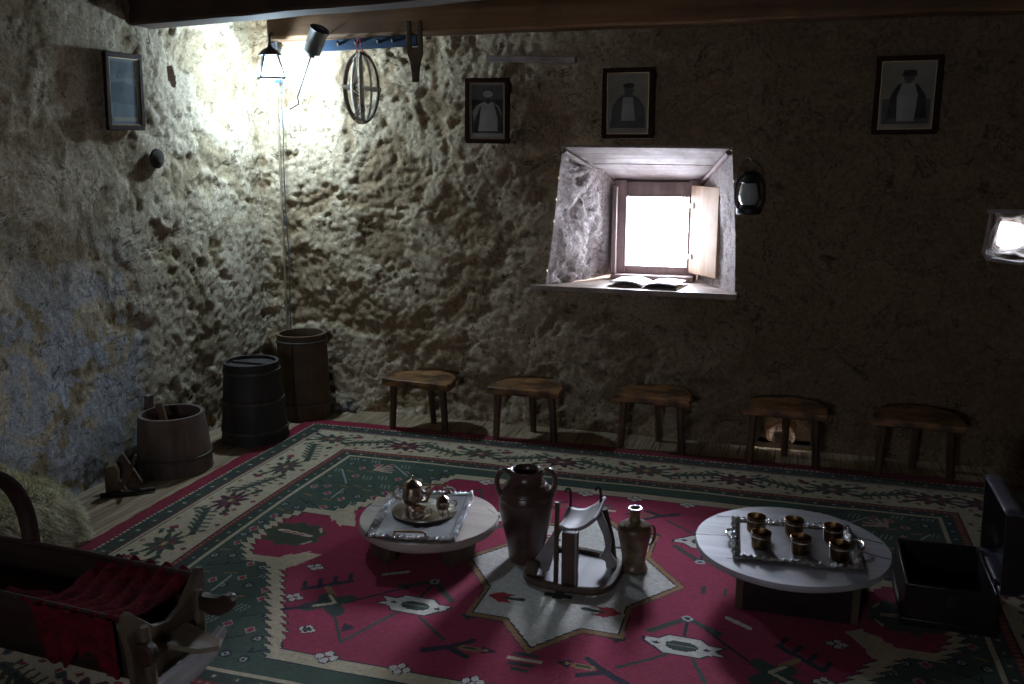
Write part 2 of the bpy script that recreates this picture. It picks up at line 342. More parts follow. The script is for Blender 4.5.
def smooth_pts(pts, n=6, closed=False):
    P = [Vector(p) for p in pts]; out = []; m = len(P)
    for i in range(m if closed else m-1):
        g = lambda k: P[k % m] if closed else P[max(0, min(m-1, k))]
        a, b, c, d = g(i-1), g(i), g(i+1), g(i+2)
        for k in range(n):
            t = k/n; out.append(0.5*((2*b)+(c-a)*t+(2*a-5*b+4*c-d)*t*t+(3*b-a-3*c+d)*t**3))
    if not closed: out.append(P[-1])
    return out
def structure(o): o['kind'] = 'structure'; return o

# ------------------------------------------------------------------ the room shell
XL, YB, XR, YF, ZC = -3.24, 5.10, 2.4, -1.6, 2.62
def inpoly(x, y, poly):
    c = False; n = len(poly)
    for i in range(n):
        x1, y1 = poly[i]; x2, y2 = poly[(i+1) % n]
        if (y1 > y) != (y2 > y) and x < (x2-x1)*(y-y1)/(y2-y1)+x1: c = not c
    return c
def near_poly(x, y, poly):
    best = None; n = len(poly)
    for i in range(n):
        a = Vector(poly[i]); b = Vector(poly[(i+1) % n]); p = Vector((x, y)); t = max(0, min(1, (p-a).dot(b-a)/(b-a).length_squared)); q = a+(b-a)*t; d = (p-q).length
        if best is None or d < best[0]: best = (d, q)
    return best
def wall_grid(name, u0, u1, v0, v1, step, fn, mat, holes=()):
    nu = int((u1-u0)/step); nv = int((v1-v0)/step); keep = set(); faces = []
    us = [u0+(u1-u0)*i/nu for i in range(nu+1)]; vs = [v0+(v1-v0)*j/nv for j in range(nv+1)]
    idx = lambda i, j: i*(nv+1)+j
    for i in range(nu):
        for j in range(nv):
            cu, cv = (us[i]+us[i+1])/2, (vs[j]+vs[j+1])/2
            if any(inpoly(cu, cv, h) for h in holes): continue
            faces.append((idx(i, j), idx(i+1, j), idx(i+1, j+1), idx(i, j+1)))
    verts = []; cov = []
    for i in range(nu+1):
        for j in range(nv+1):
            u, v = us[i], vs[j]; d = 9
            for h in holes:
                dd, q = near_poly(u, v, h)
                if inpoly(u, v, h): u, v = q; dd = 0
                elif dd < step*0.5: u, v = q; dd = 0
                d = min(d, dd)
            PL['c'] = 1.0; verts.append(fn(u, v, min(1.0, d/0.07))); cov.append(PL['c'])
    me = bpy.data.meshes.new(name); me.from_pydata(verts, [], faces); me.update()
    me.polygons.foreach_set('use_smooth', [True]*len(me.polygons))
    at = me.attributes.new('plaster', 'FLOAT', 'POINT'); at.data.foreach_set('value', cov)
    return structure(link_mesh(name, me, mat))
def fr(v, H=0.9, o=5): return noise.fractal(v, H, 2.0, o)
def sstep(a, b, x): t = max(0.0, min(1.0, (x-a)/(b-a))); return t*t*(3-2*t)
PL = {}
def rough_disp(p, amt):
    """plaster smeared over rubble, metres, positive = into the room; the plaster cover is kept for the colour"""
    w = Vector((fr(p*2.3), fr(p*2.3+Vector((9, 2, 1))), fr(p*2.3+Vector((1, 7, 3)))))*0.12
    q = p+w
    cover = sstep(-0.10, 0.12, fr(q*2.6+Vector((3, 1, 8)), 0.75, 6)+0.08)
    d, pts = noise.voronoi(Vector((q.x*5.2, q.y*5.2, q.z*7.5)))
    edge = min(1.0, (d[1]-d[0])*2.0)
    s = (1-cover)*0.016*(edge-0.8) + 0.008*cover
    s += 0.010*fr(q*3.4+Vector((4, 4, 4))) + 0.006*fr(q*10.0, 0.5, 6) + 0.0065*fr(p*30, 0.4, 4)
    r = abs(fr(q*3.3+Vector((20, 3, 8)), 0.7, 5)); s -= 0.016*max(0, 0.03-r)/0.03
    PL['c'] = cover
    return s*amt
WIN = [(-1.25, 1.665), (-0.31, 1.655), (-0.27, 1.2), (-0.255, 0.845), (-1.345, 0.865), (-1.30, 1.2), (-1.27, 1.5)]
SWIN = [(0.985, 1.345), (1.16, 1.35), (1.30, 1.34), (1.32, 1.2), (1.30, 1.10), (1.15, 1.085), (0.985, 1.105), (0.965, 1.14), (0.975, 1.24)]
NICHE = [(-0.085, 0.03), (-0.07, 0.12), (-0.02, 0.18), (0.06, 0.195), (0.14, 0.17), (0.19, 0.11), (0.20, 0.03)]
def back_fn(x, z, k):
    p = Vector((x, 5.1, z)); a = 0.98 - 0.55*max(0, min(1, (x+1.6)/1.8))
    y = YB - rough_disp(p, a)*k
    if z < 0.12: y -= 0.02*(0.12-z)/0.12
    return (x, y + 0.02*0, z)
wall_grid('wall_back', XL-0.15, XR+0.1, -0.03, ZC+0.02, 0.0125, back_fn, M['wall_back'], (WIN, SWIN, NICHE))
HOLE_L = [(4.275, 2.09), (4.325, 2.10), (4.345, 2.03), (4.34, 1.98), (4.31, 1.98), (4.28, 2.03)]
def left_fn(y, z, k):
    p = Vector((-3.2, y, z))
    a = 0.40 + 0.52*max(0, min(1, (y-3.75)/0.35))
    x = XL + rough_disp(p, a)*k
    return (x, y, z)
wall_grid('wall_left', YF-0.1, YB+0.12, -0.03, ZC+0.02, 0.0145, left_fn, M['wall_left'], (HOLE_L,))
b = MB().box((XL-0.075, 4.31, 2.04), (0.03, 0.6, 0.7))
structure(b.build('wall_left_cavity', M['dark_stone']))
DOOR = [(-0.96, 1.27), (-0.54, 1.27), (-0.54, 1.65), (-0.96, 1.65)]
def flat_wall(name, fn, u0, u1, holes=()): return wall_grid(name, u0, u1, -0.03, ZC+0.02, 0.05, fn, M['wall_dark'], holes)
flat_wall('wall_right', lambda y, z, k: (XR - rough_disp(Vector((2.4, y, z)), 0.8), y, z), YF-0.1, YB+0.12)
flat_wall('wall_front', lambda x, z, k: (x, YF + rough_disp(Vector((x, -1.6, z)), 0.8)*k, z), XL-0.12, XR+0.1, (DOOR,))
b = MB().box((-0.75, YF-0.08, 1.255), (0.46, 0.16, 0.03)); b.box((-0.75, YF-0.08, 1.665), (0.46, 0.16, 0.03))
b.box((-0.975, YF-0.08, 1.46), (0.03, 0.16, 0.44)); b.box((-0.525, YF-0.08, 1.46), (0.03, 0.16, 0.44)); b.box((-0.75, YF-0.1, 1.46), (0.03, 0.04, 0.38))
w3 = structure(empty('window_3', (0, 0, 0))); b.build('window_frame', M['win_wood'], w3)
structure(MB().box((-0.4, 1.75, -0.05), (5.9, 7.0, 0.1)).build('floor', M['floor']))
b = MB()
for i in range(28):
    x = XL-0.1+i*0.21; b.box((x+0.1, 1.75, ZC+0.02+0.006*(i % 2)), (0.205, 7.0, 0.03))
structure(b.build('ceiling', M['beam'], bevel=0.004))
structure(MB().box((-0.4, 1.75, ZC+0.12), (6.4, 7.6, 0.12)).build('ceiling_roof', M['beam']))
# outer skin so daylight only comes through the openings
def beam(name, a, b_, w, h, mat, n=26):
    m = MB(); a = Vector(a); b_ = Vector(b_); d = (b_-a); t = d.normalized(); side = Vector((t.y, -t.x, 0)).normalized(); rings = []
    for i in range(n+1):
        p = a+d*(i/n); ww = w/2*(1+0.05*noise.noise(p*3)); hh = h*(1+0.05*noise.noise(p*2.4+Vector((5, 0, 0))))
        lo = 0.008*noise.noise(p*5)
        c = 0.012
        ring = [(-ww, lo+c), (-ww+c, lo), (ww-c, lo), (ww, lo+c), (ww, hh), (-ww, hh)]
        rings.append([m.bm.verts.new(p+side*s+Vector((0, 0, z))) for s, z in ring])
    for i in range(n):
        for k in range(6): m._f([rings[i][k], rings[i][(k+1) % 6], rings[i+1][(k+1) % 6], rings[i+1][k]])
    m._f(rings[0]); m._f(rings[-1])
    return structure(m.build(name, mat, ang=30))
beam('trim_1', (-3.35, 4.13, 2.268), (2.5, 3.02, 2.268), 0.17, 0.36, M['beam'])
beam('trim_2', (-2.98, 4.955, 2.285), (2.5, 4.955, 2.285), 0.17, 0.34, M['beam_pale'])

# ------------------------------------------------------------------ window 1
w1 = structure(empty('window_1', (0, 0, 0)))
YI = 5.52
def quad_sheet(c00, c10, c11, c01, nu, nv, amp, freq=6):
    c = [Vector(q) for q in (c00, c10, c11, c01)]; n = (c[1]-c[0]).cross(c[3]-c[0]).normalized(); m = MB()
    def f(u, v):
        p = c[0]*(1-u)*(1-v)+c[1]*u*(1-v)+c[2]*u*v+c[3]*(1-u)*v
        e = min(1, min(u, 1-u)*6, min(v, 1-v)*6)
        return p + n*(rough_disp(p*1.3, 1)*amp*e)
    return m.sheet(f, nu, nv)
def poly_side(pts, y1pts):   # sheet that follows several points of the opening's edge
    m = MB(); n = len(pts)-1
    def f(u, v):
        s = v*n; i = min(n-1, int(s)); t = s-i
        a = Vector((pts[i][0], YB, pts[i][1])).lerp(Vector((pts[i+1][0], YB, pts[i+1][1])), t)
        b_ = Vector(y1pts[0]).lerp(Vector(y1pts[1]), v); p = a.lerp(b_, u)
        e = min(1, u*6, (1-u)*6)
        d = Vector((1, 0, 0)) * ((rough_disp(p*1.4, 1)*1.1+0.018*sin(u*pi))*e)
        return p+d*(1 if pts[0][0] < -0.8 else -0.3)
    return m.sheet(f, 40, 60)
poly_side([(-1.345, 0.865), (-1.30, 1.2), (-1.27, 1.5), (-1.25, 1.665)], [(-1.035, YI, 0.89), (-1.015, YI, 1.47)]).build('left_reveal', M['jamb'], w1)
poly_side([(-0.255, 0.845), (-0.27, 1.2), (-0.31, 1.655)], [(-0.50, YI, 0.88), (-0.50, YI, 1.47)]).build('right_reveal', M['jamb'], w1)
# sloping lintel of two planks
for k, (v0, v1) in enumerate(((0.0, 0.47), (0.485, 1.0))):
    A = Vector((-1.27, YB-0.005, 1.668)); B = Vector((-0.30, YB-0.005, 1.658)); C2 = Vector((-0.495, YI+0.01, 1.462)); D = Vector((-1.02, YI+0.01, 1.468))
    m = MB(); n = (B-A).cross(D-A).normalized(); n = n if n.z > 0 else -n
    q = [A.lerp(D, v0), B.lerp(C2, v0), B.lerp(C2, v1), A.lerp(D, v1)]
    lo = [m.bm.verts.new(p) for p in q]; hi = [m.bm.verts.new(p+n*0.03) for p in q]
    m._f(lo); m._f(list(reversed(hi)))
    for i in range(4): m._f([lo[i], lo[(i+1) % 4], hi[(i+1) % 4], hi[i]])
    m.build('lintel_plank', M['lintel'], w1, bevel=0.003)
m = MB(); m.tube([(-1.245, YB+0.0, 1.645), (-1.02, YI, 1.448)], [0.022, 0.02], 6, flat=(1, 0.8)); m.build('corner_lath', M['lintel'], w1)
m = MB(); m.tube([(-0.325, YB+0.0, 1.635), (-0.505, YI, 1.448)], [0.02, 0.018], 6, flat=(1, 0.8)); m.build('corner_lath', M['win_wood'], w1)
m = MB()   # sill board
m.prism([(-1.43, YB-0.045), (-0.24, YB-0.075), (-0.235, YB+0.0), (-0.26, YB+0.02), (-0.50, YI+0.03), (-1.03, YI+0.03), (-1.345, YB+0.02), (-1.44, YB+0.0)], 0.842, 0.872)
m.build('window_sill', M['sill'], w1, bevel=0.004, rough=0.004, rs=5)
m = MB()
m.box((-0.985, YI, 1.175), (0.085, 0.06, 0.60)); m.box((-0.54, YI, 1.175), (0.06, 0.06, 0.60)); m.box((-0.756, YI+0.002, 1.418), (0.374, 0.052, 0.09)); m.box((-0.756, YI+0.002, 0.912), (0.374, 0.052, 0.085))
m.box((-0.77, YI-0.066, 0.888), (0.50, 0.07, 0.035)); m.box((-1.008, YI-0.056, 1.17), (0.028, 0.05, 0.53))
m.build('window_frame', M['win_wood'], w1, bevel=0.004)
m = MB(); m.box((-0.757, YI+0.01, 1.165), (0.40, 0.004, 0.46)); m.build('pane', M['glass'], w1)
# outer masonry around the frame
m = MB()
for c, d in (((-1.35, YI+0.06, 1.25), (0.66, 0.08, 1.6)), ((0.1, YI+0.06, 1.25), (1.24, 0.08, 1.6)), ((-0.77, YI+0.06, 1.75), (0.55, 0.08, 0.62)), ((-0.77, YI+0.06, 0.6), (0.55, 0.08, 0.55))): m.box(c, d)
m.build('outer_masonry', M['jamb'], w1)
sh = empty('shutter', (-0.548, YI-0.03, 1.185)); sh.parent = w1; sh.rotation_euler = (0, 0, radians(-52))
m = MB(); m.box((0.145, 0, 0), (0.29, 0.022, 0.52)); m.build('shutter_leaf', M['shutter'], sh, bevel=0.003)
m = MB(); m.box((0.012, -0.012, 0.14), (0.05, 0.008, 0.03)); m.box((0.012, -0.012, -0.16), (0.05, 0.008, 0.03)); m.build('hinge', M['iron'], sh)

# small deep window on the right
w2 = structure(empty('window_2', (0, 0, 0)))
inner = [(1.115, 1.268), (1.18, 1.270), (1.238, 1.265), (1.242, 1.22), (1.235, 1.16), (1.19, 1.135), (1.14, 1.130), (1.118, 1.15), (1.110, 1.21)]
m = MB(); n = len(SWIN)
def f(u, v):
    s = v*n; i = int(s) % n; t = s-int(s)
    a = Vector((*SWIN[i], 0)).lerp(Vector((*SWIN[(i+1) % n], 0)), t); c = Vector((*inner[i], 0)).lerp(Vector((*inner[(i+1) % n], 0)), t)
    q = a.lerp(c, u); p = Vector((q.x, YB+0.42*u, q.y)); e = min(1, u*5)
    return p+Vector((noise.noise(p*9), 0, noise.noise(p*9+Vector((4, 4, 4)))))*0.03*e
m.sheet(f, 24, 72); m.build('stone_reveal', M['stone_warm'], w2)
m = MB(); m.tube([(x+0.0, YB-0.004, z) for x, z in SWIN[4:]+SWIN[:1]], 0.010, 6); m.build('plaster_rim', M['lintel'], w2, rough=0.006)
m = MB(); m.box((1.14, YB+0.06, 1.348), (0.36, 0.14, 0.02)); m.build('lintel_board', M['lintel'], w2, rough=0.004)
m = MB(); 
for c, d in (((0.97, YB+0.46, 1.23), (0.26, 0.06, 0.6)), ((1.40, YB+0.46, 1.23), (0.30, 0.06, 0.6)), ((1.15, YB+0.46, 1.40), (0.6, 0.06, 0.24)), ((1.15, YB+0.46, 1.02), (0.6, 0.06, 0.2))): m.box(c, d)
m.build('outer_masonry', M['stone'], w2)

# niche low in the back wall
m = MB(); 
def f(u, v):
    n = len(NICHE)-1; s = v*n; i = min(n-1, int(s)); t = s-i
    a = Vector(NICHE[i]).lerp(Vector(NICHE[i+1]), t); c = Vector((0.06, 0.06)); q = a.lerp(c, u*u*0.9)
    p = Vector((q.x, YB+0.16*sqrt(u), q.y)); return p+Vector((0, noise.noise(p*12)*0.02*u, 0))
m.box((0.06, YB+0.17, 0.1), (0.5, 0.02, 0.5)); m.box((0.06, YB+0.09, -0.03), (0.5, 0.18, 0.06)); m.box((0.06, YB+0.11, 0.24), (0.5, 0.14, 0.06)); m.box((-0.13, YB+0.11, 0.12), (0.06, 0.14, 0.3)); m.box((0.25, YB+0.11, 0.12), (0.06, 0.14, 0.3))
structure(m.build('wall_back_niche', M['wall_dark']))
def stone(loc, r, label, group=None, seed=0, mat='stone'):
    m = MB(); bmesh.ops.create_icosphere(m.bm, subdivisions=3, radius=1)
    for v in m.bm.verts:
        k = 1+0.28*noise.noise(v.co*1.3+Vector((seed*3.7, 0, 0)))+0.1*noise.noise(v.co*3+Vector((seed, 5, 0)))
        v.co = Vector((v.co.x*r[0]*k, v.co.y*r[1]*k, max(-0.8, v.co.z)*r[2]*k))
    o = m.build('stone', M[mat], None, ang=60, loc=loc); tag(o, label, 'stone', group); return o
stone((0.035, YB+0.04, 0.062), (0.075, 0.05, 0.06), 'pale rounded stone in the wall hole behind the fourth stool', seed=2, mat='stone_warm')

# ------------------------------------------------------------------ rug
def make_rug():
    cell = 0.006; x0, x1, y0, y1 = -2.785, 1.305, 1.67, 4.80
    nx = int(round((x1-x0)/cell)); ny = int(round((y1-y0)/cell)); cx, cy = -0.74, 3.235
    X, Y = np.meshgrid(x0+(np.arange(nx)+.5)*cell, y0+(np.arange(ny)+.5)*cell, indexing='ij')
    U = X-cx; V = Y-cy; A = np.abs(U); B = np.abs(V)
    RED = (0.33, 0.018, 0.070); CRIM = (0.23, 0.012, 0.036); GRN = (0.052, 0.088, 0.058); DGR = (0.030, 0.052, 0.042); CRM = (0.54, 0.46, 0.32)
    WHT = (0.62, 0.60, 0.55); NAV = (0.012, 0.014, 0.035); TAN = (0.30, 0.17, 0.07); OLV = (0.075, 0.075, 0.04)
    img = np.zeros((nx, ny, 3)); img[:] = CRIM
    def put(mask, c): img[mask] = c
    def poly(P, Q, pts):
        m = np.zeros(P.shape, bool); px = [p[0] for p in pts]; py = [p[1] for p in pts]
        bb = (P > min(px)) & (P < max(px)) & (Q > min(py)) & (Q < max(py)); p = P[bb]; q = Q[bb]; r = np.zeros(p.shape, bool); n = len(pts)
        for i in range(n):
            xa, ya = pts[i]; xb, yb = pts[(i+1) % n]
            if ya == yb: continue
            r ^= ((ya > q) != (yb > q)) & (p < (xb-xa)*(q-ya)/(yb-ya)+xa)
        m[bb] = r; return m
    def line(P, Q, a, b_, w):
        ax, ay = a; bx, by = b_; L2 = (bx-ax)**2+(by-ay)**2+1e-12
        t = np.clip(((P-ax)*(bx-ax)+(Q-ay)*(by-ay))/L2, 0, 1); return (P-ax-t*(bx-ax))**2+(Q-ay-t*(by-ay))**2 < (w/2)**2
    hw, hh = (x1-x0)/2, (y1-y0)/2
    D = np.minimum(hw-A, hh-B)                      # distance from the rug's edge
    side = (hw-A) < (hh-B); T = np.where(side, V, U)    # coordinate along the border
    ph = lambda per: (T/per) % 1
    put(D > 0.080, DGR)
    put((D > 0.080) & (D < 0.092) & (ph(0.026) < 0.55), CRM)
    put((D > 0.092) & (D < 0.165), DGR)
    put((D > 0.112) & (D < 0.145) & (ph(0.11) > 0.35) & (ph(0.11) < 0.62), GRN)
    put((D > 0.122) & (D < 0.136) & (ph(0.11) > 0.44) & (ph(0.11) < 0.54), CRM)
    put((D > 0.122) & (D < 0.134) & (ph(0.11) > 0.9), (0.16, 0.02, 0.03))
    put((D > 0.160) & (D < 0.172) & (ph(0.03) < 0.6), (0.28, 0.03, 0.04))
    put((D > 0.176) & (D < 0.184), CRM); put((D > 0.184) & (D < 0.190), NAV)
    put(D > 0.190, CRM)
    put((D > 0.466) & (D < 0.474), NAV)
    put(D > 0.474, (0.22, 0.02, 0.035)); put((D > 0.480) & (D < 0.494) & (ph(0.028) < 0.45), TAN)
    put((D > 0.500), DGR); put((D > 0.515) & (D < 0.540) & (ph(0.085) < 0.3), GRN); put((D > 0.522) & (D < 0.533) & (ph(0.085) > 0.1) & (ph(0.085) < 0.2), CRM)
    put((D > 0.552) & (D < 0.568), CRM); put((D > 0.568), (0.048, 0.088, 0.063))
    # border motifs along each side
    mid = 0.325
    def motif(kind, P, Q, cu, cv, s, fl):
        p = (P-cu)*fl/s; q = (Q-cv)/s
        if kind == 'flower':
            r = np.hypot(p, q*1.25); th = np.arctan2(q*1.25, p)
            r = np.hypot(p*0.72, q*1.15); th = np.arctan2(q*1.15, p*0.72)
            put(r < 0.070*(1+0.30*np.cos(10*th))+.004, GRN if fl > 0 else (0.10, 0.02, 0.03))
            put((r < 0.060*(1+0.25*np.cos(10*th))) & (np.sin(10*th+1) > 0.1), NAV if fl < 0 else DGR)
            put((r < 0.046) & (np.cos(5*th) > 0.2), (0.26, 0.04, 0.05)); put(r < 0.026, DGR); put(r < 0.018, TAN); put(r < 0.009, CRM)
            for a, b2 in ((0.12, 0.055), (-0.12, 0.055), (0.12, -0.055), (-0.12, -0.055)): put(np.abs(p-a)+np.abs(q-b2) < 0.022, DGR)
        else:
            put(line(p, q, (-0.13, -0.055), (0.13, 0.045), 0.032), GRN)
            put(line(p, q, (-0.13, -0.055), (0.13, 0.045), 0.010), NAV)
            for k in range(6):
                t = -0.10+k*0.04; y_ = t*0.385-0.005
                put(line(p, q, (t, y_), (t+0.035, y_+0.052), 0.016), GRN if k % 2 else OLV); put(line(p, q, (t, y_), (t+0.01, y_-0.05), 0.014), GRN)
            put(np.abs(p+0.09)+np.abs(q-0.065) < 0.026, (0.22, 0.02, 0.04)); put(np.abs(p-0.1)+np.abs(q+0.06) < 0.024, DGR)
        for a, b2, c in ((0.12, 0.1, GRN), (0.0, 0.11, TAN), (-0.02, -0.11, (0.2, .02, .04)), (0.155, 0.075, GRN), (0.155, -0.08, (0.24, 0.02, 0.04)), (-0.15, 0.09, NAV), (-0.16, -0.04, TAN)):
            put(np.abs(p-a)*0.8+np.abs(q-b2) < 0.014, c)
    nU = 15; du = 2*(hw-mid)/nU*1.0
    for i in range(nU+1):
        cu = -(hw-mid)+i*2*(hw-mid)/nU
        for sv in (-1, 1): motif('flower' if (i % 2 == 0 or i == nU) else 'leaf', U, V*sv, cu, hh-mid, 1.0, 1 if i % 4 < 2 else -1)
    nV = 10
    for i in range(1, nV):
        cv = -(hh-mid)+i*2*(hh-mid)/nV
        for su in (-1, 1): motif('leaf' if i % 2 else 'flower', V, U*su, cv, hw-mid, 1.0, 1 if i % 4 < 2 else -1)
    # green field ornaments
    rng = np.random.RandomState(4)
    fieldmask = D > 0.585
    pts = []
    for _ in range(1500):
        a, b_ = rng.uniform(0.86, 1.45), rng.uniform(0.0, 0.97)
        if all(hypot(a-c[0], b_-c[1]) > 0.062 for c in pts): pts.append((a, b_))
    base = img.copy()
    for i, (a, b_) in enumerate(pts):
        k = i % 7; p = A-a; q = B-b_
        if k in (0, 3): put(fieldmask & (np.abs(p)*1.2+np.abs(q) < 0.026), (0.45, 0.38, 0.33)); put(fieldmask & (np.abs(p)*1.2+np.abs(q) < 0.018), (0.40, 0.02, 0.06))
        elif k in (1, 5): 
            r = np.hypot(p, q); put(fieldmask & (r < 0.022), NAV); put(fieldmask & (r < 0.013), (0.35, 0.38, 0.34)); put(fieldmask & (r < 0.006), NAV)
        elif k == 2:
            for t in range(3): put(fieldmask & line(p, q, (-0.03+t*0.02, -0.02), (-0.015+t*0.02, 0.025), 0.006), (0.28, 0.33, 0.29))
        elif k == 4: put(fieldmask & (line(p, q, (-0.03, -0.02), (0.03, 0.02), 0.009) | line(p, q, (0.03, 0.02), (0.03, -0.01), 0.009)), NAV)
        else: put(fieldmask & line(p, q, (-0.02, 0), (0.02, 0.01), 0.011), TAN)
    for (a, b_, c, d) in ((1.30, 0.62, 1.42, 0.80), (1.05, 0.80, 1.18, 0.93), (1.28, 0.42, 1.28, 0.55)):
        put(fieldmask & line(A, B, (a, b_), (c, d), 0.022), NAV); put(fieldmask & line(A, B, (a, b_), (c, d), 0.012), (0.30, 0.36, 0.33))
    # corner sprig
    for ang_ in (0.2, 0.6, 1.0, 1.4, 1.8): put(fieldmask & line(A, B, (1.25, 0.83), (1.25+0.10*cos(ang_+1.4), 0.83+0.09*sin(ang_+1.4)), 0.016), (0.50, 0.36, 0.28))
    # stepped cream band and red ground; saw-teeth come from quantising the coordinate along the edge
    saw = (1-(V/0.046) % 1)*0.036*(np.abs(U) > 0.82); sawu = ((U/0.06) % 1)*0.022
    outer = [(0, 0.905), (0.84, 0.905), (1.23, 0.285), (1.34, 0.285), (1.43, 0.15), (1.43, 0), (0, 0)]
    inner_ = [(0, 0.835), (0.80, 0.835), (1.115, 0.335), (1.17, 0.225), (1.325, 0.225), (1.375, 0.13), (1.375, 0), (0, 0)]
    Aq = A+saw; Bq = B
    put(poly(A+saw+0.008, Bq, outer), NAV); put(poly(A+saw+0.014, Bq+0.004, outer), CRM)
    put(poly(A+saw*0.9, Bq-0.004, inner_), NAV)
    put(poly(A+saw*0.9+0.007, Bq, inner_), RED)
    for sgn in (1,): put(poly(A, B+sawu, [(1.19, 0.32), (1.10, 0.33), (1.02, 0.17), (1.08, 0.15), (1.17, 0.22)]), CRM)
    inner_mask = poly(A+saw*0.9+0.01, Bq+0.005, inner_)
    # side medallions
    r = np.hypot((A-1.235)/0.135, B/0.115); th = np.arctan2(B, A-1.235)
    put(r < 1+0.10*np.cos(9*th), OLV); put(r < 0.92+0.10*np.cos(9*th), (0.045, 0.06, 0.035)); 
    put(line(A, V, (1.16, 0.0), (1.31, 0.02), 0.036), NAV); put(line(A, V, (1.16, 0.0), (1.31, 0.02), 0.026), CRM); put(line(A, V, (1.19, 0.0), (1.29, 0.015), 0.009), (0.4, 0.05, 0.06)); put(line(A, B, (1.13, 0.05), (1.15, 0.085), 0.012), CRM)
    def flower(a, b_, s, c=WHT, k=NAV, R=True):
        P_, Q_ = (A, B)
        for da, db in ((1, 0), (-1, 0), (0, 1), (0, -1)):
            put(np.hypot((P_-a-da*s*0.62), (Q_-b_-db*s*0.5)) < s*0.50, k)
        for da, db in ((1, 0), (-1, 0), (0, 1), (0, -1)):
            put(np.hypot((P_-a-da*s*0.62), (Q_-b_-db*s*0.5)) < s*0.38, c)
        put(np.hypot(P_-a, Q_-b_) < s*0.16, (0.4, 0.05, 0.06))
    for a, b_, s in ((0.63, 0.835, .040), (0.37, 0.83, .036), (0.12, 0.83, .036), (0.78, 0.70, .030), (0.94, 0.51, .034), (0.99, 0.26, .034)): flower(a, b_, s)
    flower(0.27, 0.445, 0.026, NAV, DGR)
    flower(0.78, 0.70, 0.018, DGR, NAV)
    # cartouches
    for c, k in ((NAV, 1.10), (WHT, 1.0)):
        put(poly((A-0.49)/k+0.49, (B-0.43)/k+0.43, [(0.49-0.125, 0.43), (0.49-0.085, 0.43+0.03), (0.49-0.06, 0.43+0.058), (0.49+0.06, 0.43+0.058), (0.49+0.085, 0.43+0.03), (0.49+0.135, 0.43+0.022), (0.49+0.105, 0.43), (0.49+0.135, 0.43-0.03), (0.49+0.08, 0.43-0.03), (0.49+0.055, 0.43-0.06), (0.49-0.055, 0.43-0.06), (0.49-0.085, 0.43-0.03), (0.49-0.13, 0.43-0.028)]), c)
    put((np.abs(A-0.485)/0.055)**2+(np.abs(B-0.43)/0.032)**2 < 1, DGR); put(line(A, B, (0.44, 0.43), (0.53, 0.43), 0.006), (0.18, 0.22, 0.18))
    put(np.abs(A-0.40)+np.abs(B-0.43)*1.6 < 0.016, NAV); put(np.abs(A-0.57)+np.abs(B-0.43)*1.6 < 0.016, NAV)
    # branches round the cartouches
    put(line(A, B, (0.49, 0.36), (0.485, 0.25), 0.012), NAV)
    put(line(A, B, (0.485, 0.235), (0.37, 0.36), 0.026), DGR); put(line(A, B, (0.485, 0.235), (0.60, 0.31), 0.026), DGR)
    put(np.hypot(A-0.485, B-0.235) < 0.020, (0.4, 0.42, 0.42)); put(np.hypot(A-0.485, B-0.235) < 0.009, NAV)
    put(line(A, B, (0.44, 0.50), (0.30, 0.62), 0.014), DGR); put(line(A, B, (0.53, 0.50), (0.63, 0.74), 0.013), (0.03, 0.08, 0.075)); put(line(A, B, (0.63, 0.74), (0.75, 0.56), 0.011), DGR)
    # bird / fork
    for p, q, w in (((0.34, 0.70), (0.27, 0.66), 0.03), ((0.27, 0.66), (0.20, 0.60), 0.024), ((0.27, 0.66), (0.19, 0.70), 0.024)): put(line(A, B, p, q, w), NAV)
    put(line(A, B, (0.22, 0.65), (0.17, 0.648), 0.028), TAN); put(line(A, B, (0.215, 0.65), (0.175, 0.648), 0.012), DGR)
    put(poly(A, B, [(0.10, 0.645), (0.155, 0.62), (0.15, 0.67)]), NAV); put(np.hypot(A-0.14, B-0.645) < 0.009, TAN)
    # comb and body
    put(line(A, B, (0.94, 0.44), (0.80, 0.33), 0.026), NAV)
    for k in range(4):
        t = k/3; a = 0.94-0.14*t; b_ = 0.44-0.11*t; put(line(A, B, (a, b_), (a-0.005+0.03, b_-0.055), 0.018), NAV)
    put(line(A, B, (0.86, 0.40), (0.81, 0.455), 0.026), TAN)
    put(line(A, B, (0.86, 0.56), (0.74, 0.46), 0.060), DGR); put(line(A, B, (0.74, 0.56), (0.83, 0.47), 0.060), DGR)
    put(line(A, B, (0.84, 0.545), (0.775, 0.50), 0.015), CRM); put(line(A, B, (0.82, 0.455), (0.775, 0.50), 0.015), CRM)
    put(line(A, B, (0.86, 0.56), (0.93, 0.60), 0.022), NAV); put(line(A, B, (0.72, 0.47), (0.56, 0.30), 0.012), NAV)
    put(line(A, B, (0.62, 0.19), (0.70, 0.24), 0.020), WHT)
    put(poly(A, B, [(0.62, 0.64), (0.68, 0.62), (0.66, 0.68)]), NAV)
    # mid-line totems
    for k, w in ((0.66, 0.06), (0.69, 0.045), (0.63, 0.045), (0.72, 0.03)): put((A < w) & (np.abs(B-k) < 0.009), DGR if k != 0.66 else CRM)
    for k in (0.52, 0.60, 0.74): put((B < 0.03) & (np.abs(A-k) < 0.008), DGR)
    # the star
    star = [(0, 0.60), (0.14, 0.425), (0.275, 0.425), (0.27, 0.22), (0.43, 0), (0, 0)]
    def st(k): return poly(A/k, B/k, star) | ((A < 0.012) & (B < 0.58*k)) | ((B < 0.012) & (A < 0.42*k))
    put(st(1.055), NAV); put(st(1.045), TAN); put(st(0.985), NAV); put(st(0.965), (0.60, 0.585, 0.54))
